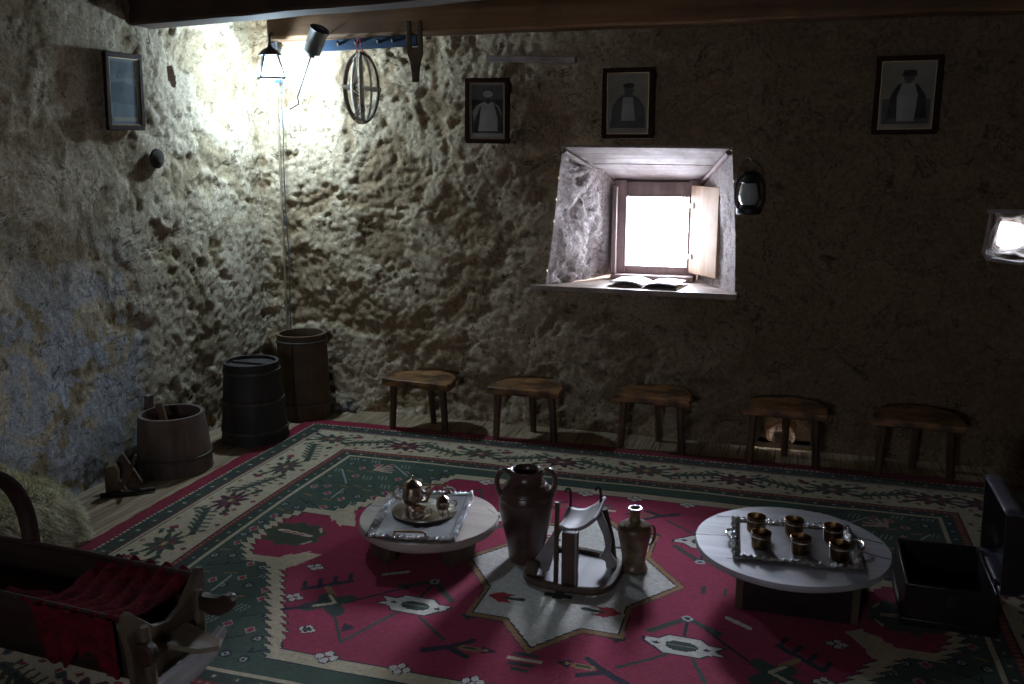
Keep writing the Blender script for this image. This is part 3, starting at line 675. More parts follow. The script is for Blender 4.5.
    put(poly(A, B, [(0.15, 0.31), (0.20, 0.315), (0.255, 0.275), (0.215, 0.24), (0.15, 0.245), (0.19, 0.278)]), (0.36, 0.012, 0.03)); put(line(A, B, (0.115, 0.275), (0.185, 0.278), 0.020), DGR)
    put((A < 0.055) & (np.abs(B-0.205) < 0.016), DGR); put((A < 0.018) & (np.abs(B-0.205) < 0.03), DGR)
    # mesh
    xs = np.linspace(x0, x1, nx+1); ys = np.linspace(y0, y1, ny+1); GX, GY = np.meshgrid(xs, ys, indexing='ij')
    GX = GX+0.006*np.sin(GY*3.1)*(GX < x0+1)+0.003*np.sin(GY*41+GX*3)*((GX-x0 < .02))
    GZ = 0.0105+0.0018*np.sin(GX*5.3+1.1)*np.sin(GY*4.1)+0.0008*np.sin(GX*17+GY*9)
    co_ = np.stack([GX, GY, GZ], -1).reshape(-1, 3)
    I, J = np.meshgrid(np.arange(nx), np.arange(ny), indexing='ij'); a = (I*(ny+1)+J).ravel()
    q = np.stack([a, a+(ny+1), a+(ny+2), a+1], -1)
    # skirt
    ring = [i*(ny+1) for i in range(nx+1)]+[nx*(ny+1)+j for j in range(1, ny+1)]+[i*(ny+1)+ny for i in range(nx-1, -1, -1)]+[j for j in range(ny-1, 0, -1)]
    ring = np.array(ring); nb = len(co_); low = co_[ring].copy(); low[:, 2] = 0.0005
    co_ = np.concatenate([co_, low]); k = np.arange(len(ring)); k2 = (k+1) % len(ring)
    sk = np.stack([ring[k2], ring[k], nb+k, nb+k2], -1); q = np.concatenate([q, sk])
    me = bpy.data.meshes.new('rug'); me.vertices.add(len(co_)); me.vertices.foreach_set('co', co_.astype(np.float32).ravel())
    me.loops.add(q.size); me.loops.foreach_set('vertex_index', q.astype(np.int32).ravel())
    me.polygons.add(len(q)); me.polygons.foreach_set('loop_start', (np.arange(len(q))*4).astype(np.int32))
    me.polygons.foreach_set('use_smooth', np.ones(len(q), bool)); me.update(calc_edges=True)
    ca = me.attributes.new('knots', 'FLOAT_COLOR', 'FACE'); colr = np.ones((len(q), 4), np.float32)
    colr[:nx*ny, :3] = img.reshape(-1, 3); colr[nx*ny:, :3] = CRIM; ca.data.foreach_set('color', colr.ravel())
    o = link_mesh('rug', me, M['rug']); tag(o, 'large crimson and green woven rug with a cream star medallion', 'rug')
make_rug()
RZ = 0.0125

# ------------------------------------------------------------------ stools
def make_stool(name='milking_stool', w=0.43, d=0.27, h=0.315, seed=0, legs=None, bow=1.0):
    t = empty(name, (0, 0, 0)); rnd = random.Random(seed)
    pts = []
    for i in range(19):
        a = pi*i/18; pts.append((w/2*cos(a)*(1+0.03*rnd.uniform(-1, 1)), -d/2+d*(sin(a)**0.8)*bow*(1+0.03*rnd.uniform(-1, 1))))
    pts = [(w/2*0.98, -d/2-0.028)]+pts+[(-w/2*1.0, -d/2-0.025)]
    m = MB(); m.prism(pts, h-0.042, h); m.build('seat', M['stool'], t, bevel=0.006, rough=0.004, rs=9)
    for (bx, by, tx, ty) in legs or ((-0.17, -0.115, -0.16, -0.10), (0.17, -0.10, 0.15, -0.09), (0.0, 0.10, 0.0, 0.06)):
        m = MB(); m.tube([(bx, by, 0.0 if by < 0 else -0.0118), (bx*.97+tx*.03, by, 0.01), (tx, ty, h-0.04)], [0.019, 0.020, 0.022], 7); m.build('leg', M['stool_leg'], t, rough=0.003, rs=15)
    return t
ST = [(-2.02, 4.86, -3, 'scorched pine stool nearest the tall wooden churn', 0, 1.0),
      (-1.375, 4.87, 2, 'scorched pine stool second from the wooden churns, left of the clay jug', 1, 1.0),
      (-0.645, 4.91, -4, 'scorched pine stool standing below the shuttered window', 2, 1.05),
      (0.055, 4.86, -3, 'scorched pine stool in front of the hole at the foot of the wall', 3, 1.0),
      (0.70, 4.85, -5, 'dark round-backed stool at the far right end of the row', 4, 1.15)]
for x, y, r, lab, sd_, bow in ST:
    t = make_stool(seed=sd_, bow=bow); t.location = (x, y, 0.0138); t.rotation_euler.z = radians(r)
    tag(t, lab, 'stool', 'stools along the back wall')

# ------------------------------------------------------------------ churns and tub
def cask(name, loc, prof_out, wall, mat, label, cat, hoops, lid=None, floor_z=0.04, rz=0.0):
    t = empty(name, loc, rz); m = MB(); out = prof_out
    inn = [(r-wall, z) for r, z in reversed(out)]; inn[-1] = (inn[-1][0], floor_z)
    m.lathe(out+inn, 44, wob=lambda a, z: 1+0.006*cos(a*22)+0.008*sin(a*3+z*4)); m.build('staves', mat, t, ang=30)
    for z, r in hoops:
        h = MB(); h.lathe([(r, z-0.009), (r+0.006, z-0.007), (r+0.006, z+0.007), (r, z+0.009)], 44, caps=False, wob=lambda a, zz: 1+0.008*sin(a*3+z*4)); h.build('hoop', M['hoop'], t)
    return tag(t, label, cat)
tall = cask('wooden_churn', (-2.86, 4.885, 0.001), [(0.162, 0.0), (0.158, 0.1), (0.152, 0.5), (0.152, 0.535)], 0.018, M['stave'], 'tall open wooden churn standing in the corner under the lamp', 'churn', [(0.10, 0.159), (0.49, 0.153)])
m = MB(); m.box((0.02, -0.154, 0.30), (0.006, 0.006, 0.36)); m.build('crack', M['coffee'], tall)
dk = cask('dark_barrel', (-2.90, 4.38, 0.0125), [(0.192, 0.0), (0.186, 0.05), (0.155, 0.42), (0.155, 0.455)], 0.018, M['stave_dark'], 'dark tapered barrel with sunken lid between the churn and the low tub', 'barrel', [(0.065, 0.186), (0.235, 0.171), (0.405, 0.157)])
m = MB(); m.lathe([(0.001, 0.428), (0.135, 0.428), (0.137, 0.436), (0.001, 0.436)], 40); m.box((0.0, 0.0, 0.441), (0.24, 0.03, 0.012)); m.build('lid', M['stave_dark'], dk)
tub = cask('wooden_tub', (-3.03, 3.82, 0.001), [(0.190, 0.0), (0.188, 0.05), (0.178, 0.18), (0.165, 0.295), (0.163, 0.305)], 0.018, M['stave_grey'], 'low wide wooden tub with a stick in it by the left wall', 'tub', [(0.085, 0.187)])
m = MB(); m.box((-0.172, 0.03, 0.20), (0.025, 0.05, 0.36), (0, 0.1, 0)); m.build('side_stave', M['stave_grey'], tub, bevel=0.004)
st = MB(); st.tube([(0.03, 0.02, 0.045), (0.012, -0.05, 0.20), (0.0, -0.09, 0.375), (0.0, -0.092, 0.385)], [0.016, 0.018, 0.020, 0.017], 10); o = st.build('wooden_stick', M['stave'], None, loc=(-3.03, 3.82, 0)); tag(o, 'short round wooden stick leaning in the low tub', 'stick')

# carved half-pipe trough and a rough block beside the tub
m = MB()
def f(u, v):
    a = (u-0.5)*2.4; r = 0.045; return (r*sin(a), 0.19*(v-0.5), -r*cos(a)+r)
m.sheet(f, 12, 10); tr = m.build('wooden_trough', M['stave_grey'], None, solid=0.010, rough=0.002); 
td = (Vector((-2.965, 3.44, 0.02))-Vector((-3.13, 3.49, 0.17))).normalized(); tn = Vector((0.35, -0.75, 0.6)); tn = (tn-td*tn.dot(td)).normalized(); tx = td.cross(tn)
tr.matrix_world = Matrix((tx, td, tn)).transposed().to_4x4(); tr.location = (-3.05, 3.475, 0.085)
tag(tr, 'small split wooden trough tipped up against the low tub', 'trough')
t = empty('wooden_clamp', (-3.07, 3.40, 0.001), radians(25)); tag(t, 'small broken wooden clamp standing against the left wall before the tub', 'tool')
m = MB(); m.prism([(-0.03, 0.0), (0.03, 0.0), (0.028, 0.06), (0.033, 0.12), (0.02, 0.155), (-0.022, 0.15), (-0.03, 0.08)], -0.02, 0.02, Matrix.Rotation(pi/2, 4, 'X')); m.build('block', M['stave'], t, bevel=0.004, rough=0.004, rs=14)
m = MB(); m.tube([(0.0, -0.01, 0.01), (0.07, -0.01, 0.08), (0.12, 0.0, 0.20)], [0.011, 0.012, 0.007], 8); m.build('arm', M['stave'], t)
m = MB(); m.tube([(-0.05, -0.03, 0.012), (0.06, -0.02, 0.014), (0.19, 0.02, 0.014)], 0.012, 8); m.build('foot_rail', M['stave_dark'], t)
for i, (x, y, r) in enumerate(((-2.66, 5.04, .035), (-2.60, 5.03, .028), (-2.71, 5.03, .03), (-2.63, 5.05, .026))):
    stone((x, y, 0.022 if i < 3 else 0.062), (r, r*.8, r*.75), ['fist-sized stone at the wall foot just right of the tall churn, middle of its pile', 'smallish stone at the right end of the pile by the tall churn', 'stone of the little pile nearest the tall churn', 'stone lying on top of the little pile by the tall churn'][i], 'stones at the wall foot', seed=i+5)

# ------------------------------------------------------------------ round low tables
def disc_top(r, z0, z1, mat, parent, seed=0, name='tabletop'):
    m = MB(); pr = [(r*0.985, z0), (r, z0+0.006), (r, z1-0.006), (r*0.988, z1)]
    m.lathe(pr, 72, wob=lambda a, z: 1+0.006*sin(a*3+seed)+0.004*sin(a*7)); return m.build(name, mat, parent, ang=40)
def cracks(parent, segs, z, r):
    for (x0, y0, x1, y1, w) in segs:
        m = MB(); n = 5
        pts = [(x0+(x1-x0)*i/n+0.004*noise.noise(Vector((x0+i, y0, 3))), y0+(y1-y0)*i/n+0.004*noise.noise(Vector((x0, y0+i, 7)))) for i in range(n+1)]
        L_ = [(p[0], p[1]-w/2*(1-i/n*0.7)) for i, p in enumerate(pts)]; R_ = [(p[0], p[1]+w/2*(1-i/n*0.7)) for i, p in enumerate(pts)]
        m.prism(L_+R_[::-1], z-0.002, z+0.0008); m.build('crack', M['coffee'], parent)
TL = empty('low_round_table', (-1.375, 3.31, RZ)); tag(TL, 'bleached low round table carrying the teapot tray, left of the clay jug', 'table', 'low round wooden tables')
disc_top(0.293, 0.090, 0.125, M['beige_wood'], TL)
cracks(TL, [(-0.15, -0.245, -0.12, -0.19, .006), (0.02, -0.285, 0.04, -0.21, .006), (0.07, -0.28, 0.10, -0.20, .005), (-0.28, 0.03, -0.20, 0.05, .005), (0.21, 0.15, 0.265, 0.10, .004)], 0.125, 0.29)
for a, wdt in ((236, .17), (322, .17), (95, .17)):
    x, y = 0.225*cos(radians(a)), 0.225*sin(radians(a))
    m = MB(); m.prism([(-wdt/2, 0.088), (-wdt/2*.8, 0.03), (-wdt/2*.6, 0.0), (wdt/2*.6, 0.0), (wdt/2*.8, 0.03), (wdt/2, 0.088)], -0.022, 0.022, Matrix.Translation((x, y, 0)) @ Matrix.Rotation(radians(a+90), 4, 'Z') @ Matrix.Rotation(pi/2, 4, 'X'))
    m.build('leg', M['foot_wood'], TL, bevel=0.004)
TR = empty('low_round_table', (0.085, 3.325, RZ)); tag(TR, 'bleached low round table carrying the tray of cups, beside the open chest', 'table', 'low round wooden tables')
disc_top(0.355, 0.166, 0.19, M['grey_wood'], TR, 2)
cracks(TR, [(-0.352, -0.02, -0.22, 0.0, .008), (-0.29, 0.18, -0.2, 0.19, .006), (0.33, 0.10, 0.2, 0.14, .008), (0.345, -0.04, 0.24, 0.0, .006), (-0.22, -0.2, -0.12, -0.19, .004)], 0.19, 0.355)
for x, l in ((-0.17, .46), (0.225, .46)):
    m = MB(); m.prism([(-0.205, 0), (-0.215, 0.168), (0.215, 0.168), (0.205, 0), (0.12, 0), (0.09, 0.05), (-0.09, 0.05), (-0.12, 0)] if x > 1 else [(-0.205, 0), (-0.225, 0.168), (0.225, 0.168), (0.205, 0)], -0.014, 0.014, Matrix.Translation((x, 0, 0)) @ Matrix.Rotation(pi/2, 4, 'Z') @ Matrix.Rotation(pi/2, 4, 'X'))
    m.build('leg', M['foot_wood'] if x < 0 else M['foot_wood'], TR, bevel=0.004)
m = MB(); m.box((0.027, -0.205, 0.084), (0.37, 0.018, 0.160)); m.build('apron', M['near_black_wood'], TR, bevel=0.003)

# trays
def tray(name, loc, rz, w, l, label, beads='sides', handle_axis='y'):
    t = empty(name, loc, rz); tag(t, label, 'tray', 'silver trays on the low tables')
    m = MB(); m.box((0, 0, 0.0025), (w-0.03, l-0.03, 0.005)); m.build('tray_plate', M['silver_rough'], t)
    m = MB(); n = 220; prof = [(-0.018, 0.003), (-0.008, 0.009), (0.002, 0.014), (0.010, 0.013), (0.014, 0.008), (0.012, 0.002), (-0.018, 0.0)]
    def per(s):
        q = [(-w/2, -l/2), (w/2, -l/2), (w/2, l/2), (-w/2, l/2)]; rr = 0.02; L_ = 2*(w+l); d = (s % 1)*L_
        for i, ln in enumerate((w, l, w, l)):
            if d <= ln: a = Vector(q[i]); b_ = Vector(q[(i+1) % 4]); tt = d/ln; p = a.lerp(b_, tt); return p, i, tt, ln
            d -= ln
        return Vector(q[0]), 0, 0, w
    rings = []
    for i in range(n):
        p, sdx, tt, ln = per(i/n); ax = (1 if abs(p.x) > 1e-6 else 0)
        nx_ = p.x/(w/2); ny_ = p.y/(l/2); k = 9; nn = Vector((math.copysign(abs(nx_)**k, nx_), math.copysign(abs(ny_)**k, ny_)))
        nn = nn.normalized() if nn.length > 1e-6 else Vector((1, 0)); k2 = 0.5+0.5*sin(tt*ln/0.024*2*pi)
        k3 = 0.5+0.5*sin(tt*ln/0.05*2*pi+1)
        ring = []
        for j, (o_, z) in enumerate(prof):
            s_ = 1+0.6*k2*(j in (1, 2, 3))-0.35*(1-k2)*(j in (2, 3))+0.3*k3*(j in (3, 4)); ring.append(m.bm.verts.new((p.x+nn.x*o_*(1+0.5*k3*(j in (3, 4, 5)))-nn.x*0.006, p.y+nn.y*o_*(1+0.5*k3*(j in (3, 4, 5)))-nn.y*0.006, z*s_)))
        rings.append(ring)
    for i in range(n):
        for j in range(len(prof)): m._f([rings[i][j], rings[i][(j+1) % len(prof)], rings[(i+1) % n][(j+1) % len(prof)], rings[(i+1) % n][j]])
    m.build('tray_rim', M['silver_rim'], t, ang=60)
    for sg in (-1, 1):
        m = MB(); hl = 0.062 if handle_axis == 'y' else 0.05
        raw = [(-hl, 0.0, 0.012), (-hl, 0.006, 0.030), (-hl*.8, 0.012, 0.038), (0, 0.016, 0.040), (hl*.8, 0.012, 0.038), (hl, 0.006, 0.030), (hl, 0.0, 0.012)] if handle_axis == 'y' else [(-hl, -0.004, 0.012), (-hl*.9, 0.016, 0.018), (-hl*.5, 0.032, 0.023), (0, 0.037, 0.025), (hl*.5, 0.032, 0.023), (hl*.9, 0.016, 0.018), (hl, -0.004, 0.012)]
        pts = smooth_pts(raw, 4)
        if handle_axis == 'y': pts = [Vector((p.x, sg*(l/2+p.y-0.004), p.z)) for p in pts]
        else: pts = [Vector((sg*(w/2+p.y-0.004), p.x, p.z)) for p in pts]
        m.tube(pts, 0.005, 8); m.build('handle', M['brass'] if handle_axis == 'y' else M['silver'], t)
    return t
zL = RZ+0.1258
tray('silver_tray', (-1.400, 3.305, zL), radians(10.5), 0.345, 0.49, 'rectangular silver tray with beaded sides under the teapot platter')
zp = zL+0.0055
m = MB(); m.lathe([(0.001, 0.0), (0.098, 0.0), (0.110, 0.004), (0.134, 0.011), (0.139, 0.011), (0.137, 0.015), (0.132, 0.0145), (0.108, 0.007), (0.096, 0.0035), (0.001, 0.0035)], 56, sy=0.92)
o = m.build('silver_platter', M['silver'], None, loc=(-1.400, 3.320, zp)); tag(o, 'round silver platter holding the teapot, creamer and sugar pot', 'platter')
zq = zp+0.0038
RV = radians(16.9)
def handle_pts(x0, z0, x1, z1, out): return smooth_pts([(x0, 0, z0), (x0+out*.6, 0, z0+0.004), (x0+out, 0, (z0+z1)/2+abs(z0-z1)*.2), (x1+out*.75, 0, z1+abs(z0-z1)*.15), (x1, 0, z1)], 5)
tp = empty('teapot', (-1.468, 3.355, zq), RV); tp.scale = (1.18, 1.18, 1.12); tag(tp, 'silver teapot with domed lid and curved spout', 'teapot')
m = MB(); m.lathe([(0.001, 0.0), (0.028, 0.0), (0.030, 0.005), (0.022, 0.011), (0.030, 0.020), (0.038, 0.034), (0.038, 0.046), (0.033, 0.070), (0.030, 0.083), (0.033, 0.088), (0.028, 0.09), (0.001, 0.09)], 32); m.build('body', M['warm_silver'], tp)
m = MB(); m.lathe([(0.036, 0.087), (0.037, 0.091), (0.030, 0.100), (0.014, 0.110), (0.006, 0.114), (0.004, 0.121), (0.006, 0.125), (0.003, 0.130), (0.001, 0.131)], 32); m.build('lid', M['warm_silver'], tp)
m = MB(); m.tube(smooth_pts([(0.030, 0, 0.030), (0.050, 0, 0.034), (0.062, 0, 0.060), (0.068, 0, 0.085), (0.078, 0, 0.096)], 4), [0.012]*5+[0.009]*5+[0.006]*6+[0.005], 10); m.build('spout', M['warm_silver'], tp)
m = MB(); m.tube(handle_pts(-0.030, 0.078, -0.034, 0.034, -0.038), 0.0045, 8); m.build('handle', M['warm_silver'], tp)
cr = empty('creamer', (-1.392, 3.235, zq), RV); cr.scale = (1.1, 1.1, 1.1); tag(cr, 'small open silver creamer in front of the teapot', 'creamer')
m = MB(); m.lathe([(0.001, 0.004), (0.014, 0.004), (0.026, 0.012), (0.030, 0.026), (0.026, 0.042), (0.031, 0.050), (0.029, 0.050), (0.024, 0.042), (0.027, 0.026), (0.012, 0.009), (0.001, 0.008)], 28)
for a in (0.5, 2.6, 4.7): m.tube([(0.018*cos(a), 0.018*sin(a), 0.008), (0.024*cos(a), 0.024*sin(a), 0.0)], 0.003, 6)
m.build('body', M['warm_silver'], cr)
m = MB(); m.tube(handle_pts(0.028, 0.044, 0.026, 0.016, 0.024), 0.003, 8); m.build('handle', M['warm_silver'], cr)
m = MB(); m.tube([(-0.024, 0, 0.036), (-0.036, 0, 0.050), (-0.040, 0, 0.054)], [0.010, 0.007, 0.004], 8); m.build('spout', M['warm_silver'], cr)
su = empty('sugar_pot', (-1.325, 3.345, zq), RV); su.scale = (1.1, 1.1, 1.1); tag(su, 'small lidded silver sugar pot on the right of the platter', 'sugar pot')
m = MB(); m.lathe([(0.001, 0.008), (0.012, 0.008), (0.024, 0.016), (0.028, 0.030), (0.025, 0.046), (0.020, 0.050), (0.001, 0.050)], 28)
for a in (0.5, 2.6, 4.7): m.tube([(0.016*cos(a), 0.016*sin(a), 0.012), (0.022*cos(a), 0.022*sin(a), 0.0)], 0.003, 6)
m.build('body', M['warm_silver'], su)
m = MB(); m.lathe([(0.026, 0.049), (0.027, 0.052), (0.018, 0.062), (0.006, 0.068), (0.004, 0.072), (0.005, 0.077), (0.002, 0.082), (0.001, 0.082)], 28); m.build('lid', M['warm_silver'], su)
m = MB(); m.tube(handle_pts(0.026, 0.044, 0.025, 0.020, 0.028), 0.0032, 8); m.build('handle', M['warm_silver'], su)

zR = RZ+0.1908
tray('silver_tray', (0.095, 3.315, zR), radians(4), 0.43, 0.345, 'scalloped silver tray holding the coffee cups', handle_axis='x')
def make_cup():
    t = empty('coffee_cup', (0, 0, 0))
    m = MB(); m.lathe([(0.001, 0.0), (0.029, 0.0), (0.031, 0.004), (0.032, 0.02), (0.0335, 0.052), (0.0345, 0.054), (0.0325, 0.055), (0.031, 0.050), (0.029, 0.03), (0.001, 0.03)], 32); m.build('body', M['brass'], t)
    m = MB(); m.lathe([(0.001, 0.031), (0.0288, 0.031), (0.0288, 0.0325), (0.001, 0.0325)], 28); m.build('inside', M['coffee'], t)
    m = MB(); m.lathe([(0.0318, 0.038), (0.0338, 0.040), (0.0336, 0.044), (0.032, 0.045)], 28, caps=False); m.build('band', M['silver'], t)
    return t
def dup(root, loc, rz):
    r = root.copy(); COL.objects.link(r); r.location = loc; r.rotation_euler = (0, 0, rz)
    for ch in root.children: c = ch.copy(); COL.objects.link(c); c.parent = r
    return r
cup0 = make_cup()
CUPS = [(-0.045, 3.372, 'back row, left end of the tray'), (0.095, 3.384, 'back row, middle of the tray'), (0.235, 3.362, 'back row, right end of the tray'),
        (-0.022, 3.225, 'front row, left end of the tray'), (0.118, 3.222, 'front row, middle of the tray'), (0.252, 3.205, 'front row, right end of the tray')]
for i, (x, y, w) in enumerate(CUPS):
    c = cup0 if i == 0 else dup(cup0, (0, 0, 0), 0); c.location = (x, y+0.02, zR+0.0052); c.scale = (1.1, 1.1, 1.1); c.rotation_euler.z = i*0.9
    tag(c, 'brass coffee cup, '+w, 'cup', 'coffee cups on the silver tray')

# ------------------------------------------------------------------ jug, saddle tree, bottle
jg = empty('clay_jug', (-0.942, 3.29, RZ), RV); tag(jg, 'tall brown glazed clay jug with two ear handles', 'jug')
m = MB(); m.lathe([(0.001, 0.0), (0.066, 0.0), (0.070, 0.010), (0.074, 0.05), (0.088, 0.12), (0.104, 0.19), (0.110, 0.24), (0.106, 0.285), (0.092, 0.318), (0.074, 0.338), (0.065, 0.352), (0.061, 0.366), (0.064, 0.378), (0.065, 0.384), (0.061, 0.388), (0.053, 0.384), (0.049, 0.366), (0.052, 0.345), (0.09, 0.28), (0.09, 0.2), (0.001, 0.1)], 56, wob=lambda a, z: 1+0.004*sin(z*160)); m.build('body', M['clay'], jg, ang=60)
for z, r in ((0.330, 0.081), (0.312, 0.0955), (0.292, 0.1045), (0.268, 0.1085)):
    m = MB(); m.lathe([(r-0.004, z-0.004), (r+0.0012, z), (r-0.004, z+0.004)], 48, caps=False); m.build('turning_ridge', M['clay'], jg, ang=70)
for sg in (-1, 1):
    m = MB(); m.tube(smooth_pts([(sg*0.054, 0, 0.360), (sg*0.075, 0, 0.380), (sg*0.100, 0, 0.378), (sg*0.116, 0, 0.350), (sg*0.114, 0, 0.310), (sg*0.099, 0, 0.268)], 5), 0.0125, 10, flat=(1.3, 0.9)); m.build('handle', M['clay'], jg, ang=60)
bt = empty('clay_bottle', (-0.505, 3.325, RZ), RV); bt.scale = (1.03, 1.03, 0.88); tag(bt, 'small brown clay bottle with narrow neck and rounded shoulder', 'bottle')
m = MB(); m.lathe([(0.001, 0.0), (0.052, 0.0), (0.055, 0.006), (0.050, 0.022), (0.044, 0.040), (0.046, 0.07), (0.054, 0.12), (0.062, 0.165), (0.066, 0.195), (0.062, 0.212), (0.048, 0.224), (0.028, 0.231), (0.022, 0.238), (0.019, 0.262), (0.022, 0.282), (0.027, 0.290), (0.028, 0.296), (0.022, 0.298), (0.013, 0.292), (0.012, 0.25), (0.001, 0.24)], 48, wob=lambda a, z: 1+0.003*sin(z*200)); m.build('body', M['clay_light'], bt, ang=60)
m = MB(); m.tube(smooth_pts([(0.055, 0, 0.214), (0.072, 0, 0.205), (0.078, 0, 0.17), (0.070, 0, 0.13), (0.056, 0, 0.118)], 5), 0.0055, 8); m.build('handle', M['clay_light'], bt)

sa = empty('pack_saddle', (-0.72, 3.25, RZ)); tag(sa, 'grey wooden pack saddle frame with two iron hooks, between jug and bottle', 'saddle frame')
m = MB(); m.tube(smooth_pts([(-0.165, -0.14, 0.016), (-0.06, -0.185, 0.016), (0.06, -0.195, 0.016), (0.14, -0.165, 0.018), (0.165, -0.06, 0.02), (0.155, 0.07, 0.02), (0.08, 0.13, 0.016), (-0.08, 0.14, 0.016), (-0.165, 0.06, 0.016)], 5, True), 0.0165, 8, True, flat=(1.0, 0.95)); m.build('base_frame', M['foot_wood'], sa, rough=0.003)
m = MB(); m.prism([(-0.145, -0.12), (-0.05, -0.165), (0.06, -0.175), (0.125, -0.15), (0.145, -0.05), (0.135, 0.06), (0.07, 0.115), (-0.08, 0.12), (-0.15, 0.05)], 0.004, 0.012); m.build('base_board', M['grey_wood_y'], sa)
m = MB(); m.box((0.005, -0.165, 0.122), (0.05, 0.028, 0.225)); m.build('front_post', M['foot_wood'], sa, bevel=0.004)
m = MB(); m.box((0.034, -0.16, 0.122), (0.010, 0.034, 0.225)); m.build('front_strip', M['grey_wood_y'], sa, bevel=0.003)
m = MB(); m.tube([(-0.045, -0.16, 0.01), (-0.043, -0.16, 0.345)], [0.010, 0.009], 8); m.build('upright_peg', M['foot_wood'], sa)
m = MB()
def f(u, v):   # saddle seat: a sagging strap of wood
    x = -0.040+0.13*u; s = (2*u-1); y = -0.165+0.06*u+(0.19+0.02*s)*v; z = 0.222+0.030*s*s-0.012*sin(v*pi)+0.01*v+0.018*u
    return (x, y, z)
m.sheet(f, 14, 12); m.build('seat', M['grey_wood_y'], sa, solid=0.013)
m = MB(); m.prism([(0.066, 0.250), (0.094, 0.258), (0.118, 0.20), (0.138, 0.13), (0.134, 0.085), (0.160, 0.045), (0.150, 0.020), (0.118, 0.022), (0.112, 0.050), (0.088, 0.066), (0.104, 0.085), (0.112, 0.11), (0.102, 0.16), (0.082, 0.205)], -0.010, 0.010, Matrix.Translation((0, 0.0, 0)) @ Matrix.Rotation(radians(8), 4, 'Z') @ Matrix.Rotation(pi/2, 4, 'X')); m.build('side_board', M['grey_wood_y'], sa, bevel=0.004)
m = MB()
m.prism([(-0.040, 0.222), (-0.066, 0.205), (-0.175, 0.030), (-0.095, 0.026)], -0.008, 0.008, Matrix.Translation((0, -0.115, 0)) @ Matrix.Rotation(radians(-14), 4, 'Z') @ Matrix.Rotation(pi/2, 4, 'X')); m.build('side_board', M['grey_wood_y'], sa, bevel=0.003)
m = MB(); m.box((-0.150, -0.125, 0.050), (0.05, 0.05, 0.045), (0, 0.3, 0.2)); m.build('corner_block', M['foot_wood'], sa, bevel=0.004)
m = MB(); m.tube([(-0.04, 0.04, 0.22), (-0.11, 0.09, 0.10), (-0.135, 0.11, 0.015)], 0.014, 8); m.tube([(0.09, 0.08, 0.24), (0.12, 0.1, 0.1), (0.13, 0.1, 0.015)], 0.014, 8); m.build('rear_strut', M['foot_wood'], sa)
for x, y in ((-0.035, 0.02), (0.075, 0.07)):
    m = MB(); m.tube(smooth_pts([(x, y, 0.225), (x+0.003, y, 0.28), (x, y, 0.322), (x-0.006, y-0.006, 0.334), (x-0.014, y-0.012, 0.330), (x-0.015, y-0.014, 0.322)], 4), 0.0058, 8); m.build('hook', M['iron'], sa)

# ------------------------------------------------------------------ trunk
tk = empty('storage_chest', (0.625, 3.38, RZ), radians(-1)); tag(tk, 'small dark wooden chest with its domed lid thrown open', 'chest')
w_, l_, h_, th = 0.285, 0.40, 0.155, 0.012
m = MB(); m.box((0, -l_/2, h_/2), (w_, th, h_)); m.box((0, l_/2, h_/2), (w_, th, h_)); m.box((-w_/2, 0, h_/2), (th, l_, h_)); m.box((w_/2, 0, h_/2), (th, l_, h_)); m.box((0, 0, 0.012), (w_, l_, 0.015)); m.build('body', M['near_black_wood'], tk, bevel=0.003)
m = MB(); m.box((0, -l_/2-0.004, 0.016), (w_+0.02, 0.02, 0.030)); m.box((-w_/2-0.004, 0, 0.016), (0.02, l_+0.02, 0.03)); m.build('plinth', M['near_black_wood'], tk, bevel=0.004)
m = MB(); m.box((0.0, -l_/2-0.008, 0.115), (0.035, 0.005, 0.045)); m.lathe([(0.001, 0), (0.006, 0), (0.006, 0.006), (0.001, 0.006)], 12, (0.0, -l_/2-0.016, 0.105), (pi/2, 0, 0)); m.build('lock', M['iron'], tk)
lid = empty('lid', (w_/2+0.006, 0, h_+0.004)); lid.parent = tk; lid.rotation_euler = (0, radians(-2), 0)
m = MB()
def prf(k):   # dome profile in the lid's x-z plane: open face on the left, dome to the right
    a = pi*k; return (0.035+0.075*sin(a)**0.9, 0.142-0.142*cos(a))
N_ = 18; outer_ = [prf(k/N_) for k in range(N_+1)]
poly_ = [(0.0, 0.0)]+outer_+[(0.0, 0.284)]
for y in (-l_/2, l_/2-0.012):
    m = MB(); m.prism([(x, z) for x, z in poly_], -y-0.012, -y, Matrix.Rotation(pi/2, 4, 'X')); m.build('end_panel', M['near_black_wood'], lid)
m = MB()
def f(u, v):
    pts = poly_; s = u*(len(pts)-1); i = min(len(pts)-2, int(s)); t = s-i
    return (pts[i][0]*(1-t)+pts[i+1][0]*t, -l_/2+l_*v, pts[i][1]*(1-t)+pts[i+1][1]*t)
m.sheet(f, 40, 6); m.build('dome', M['trunk_lid'], lid, solid=0.010)
for y in (-0.12, 0.12): MB().box((w_/2+0.004, y, h_-0.01), (0.012, 0.03, 0.05)).build('hinge', M['iron'], tk)

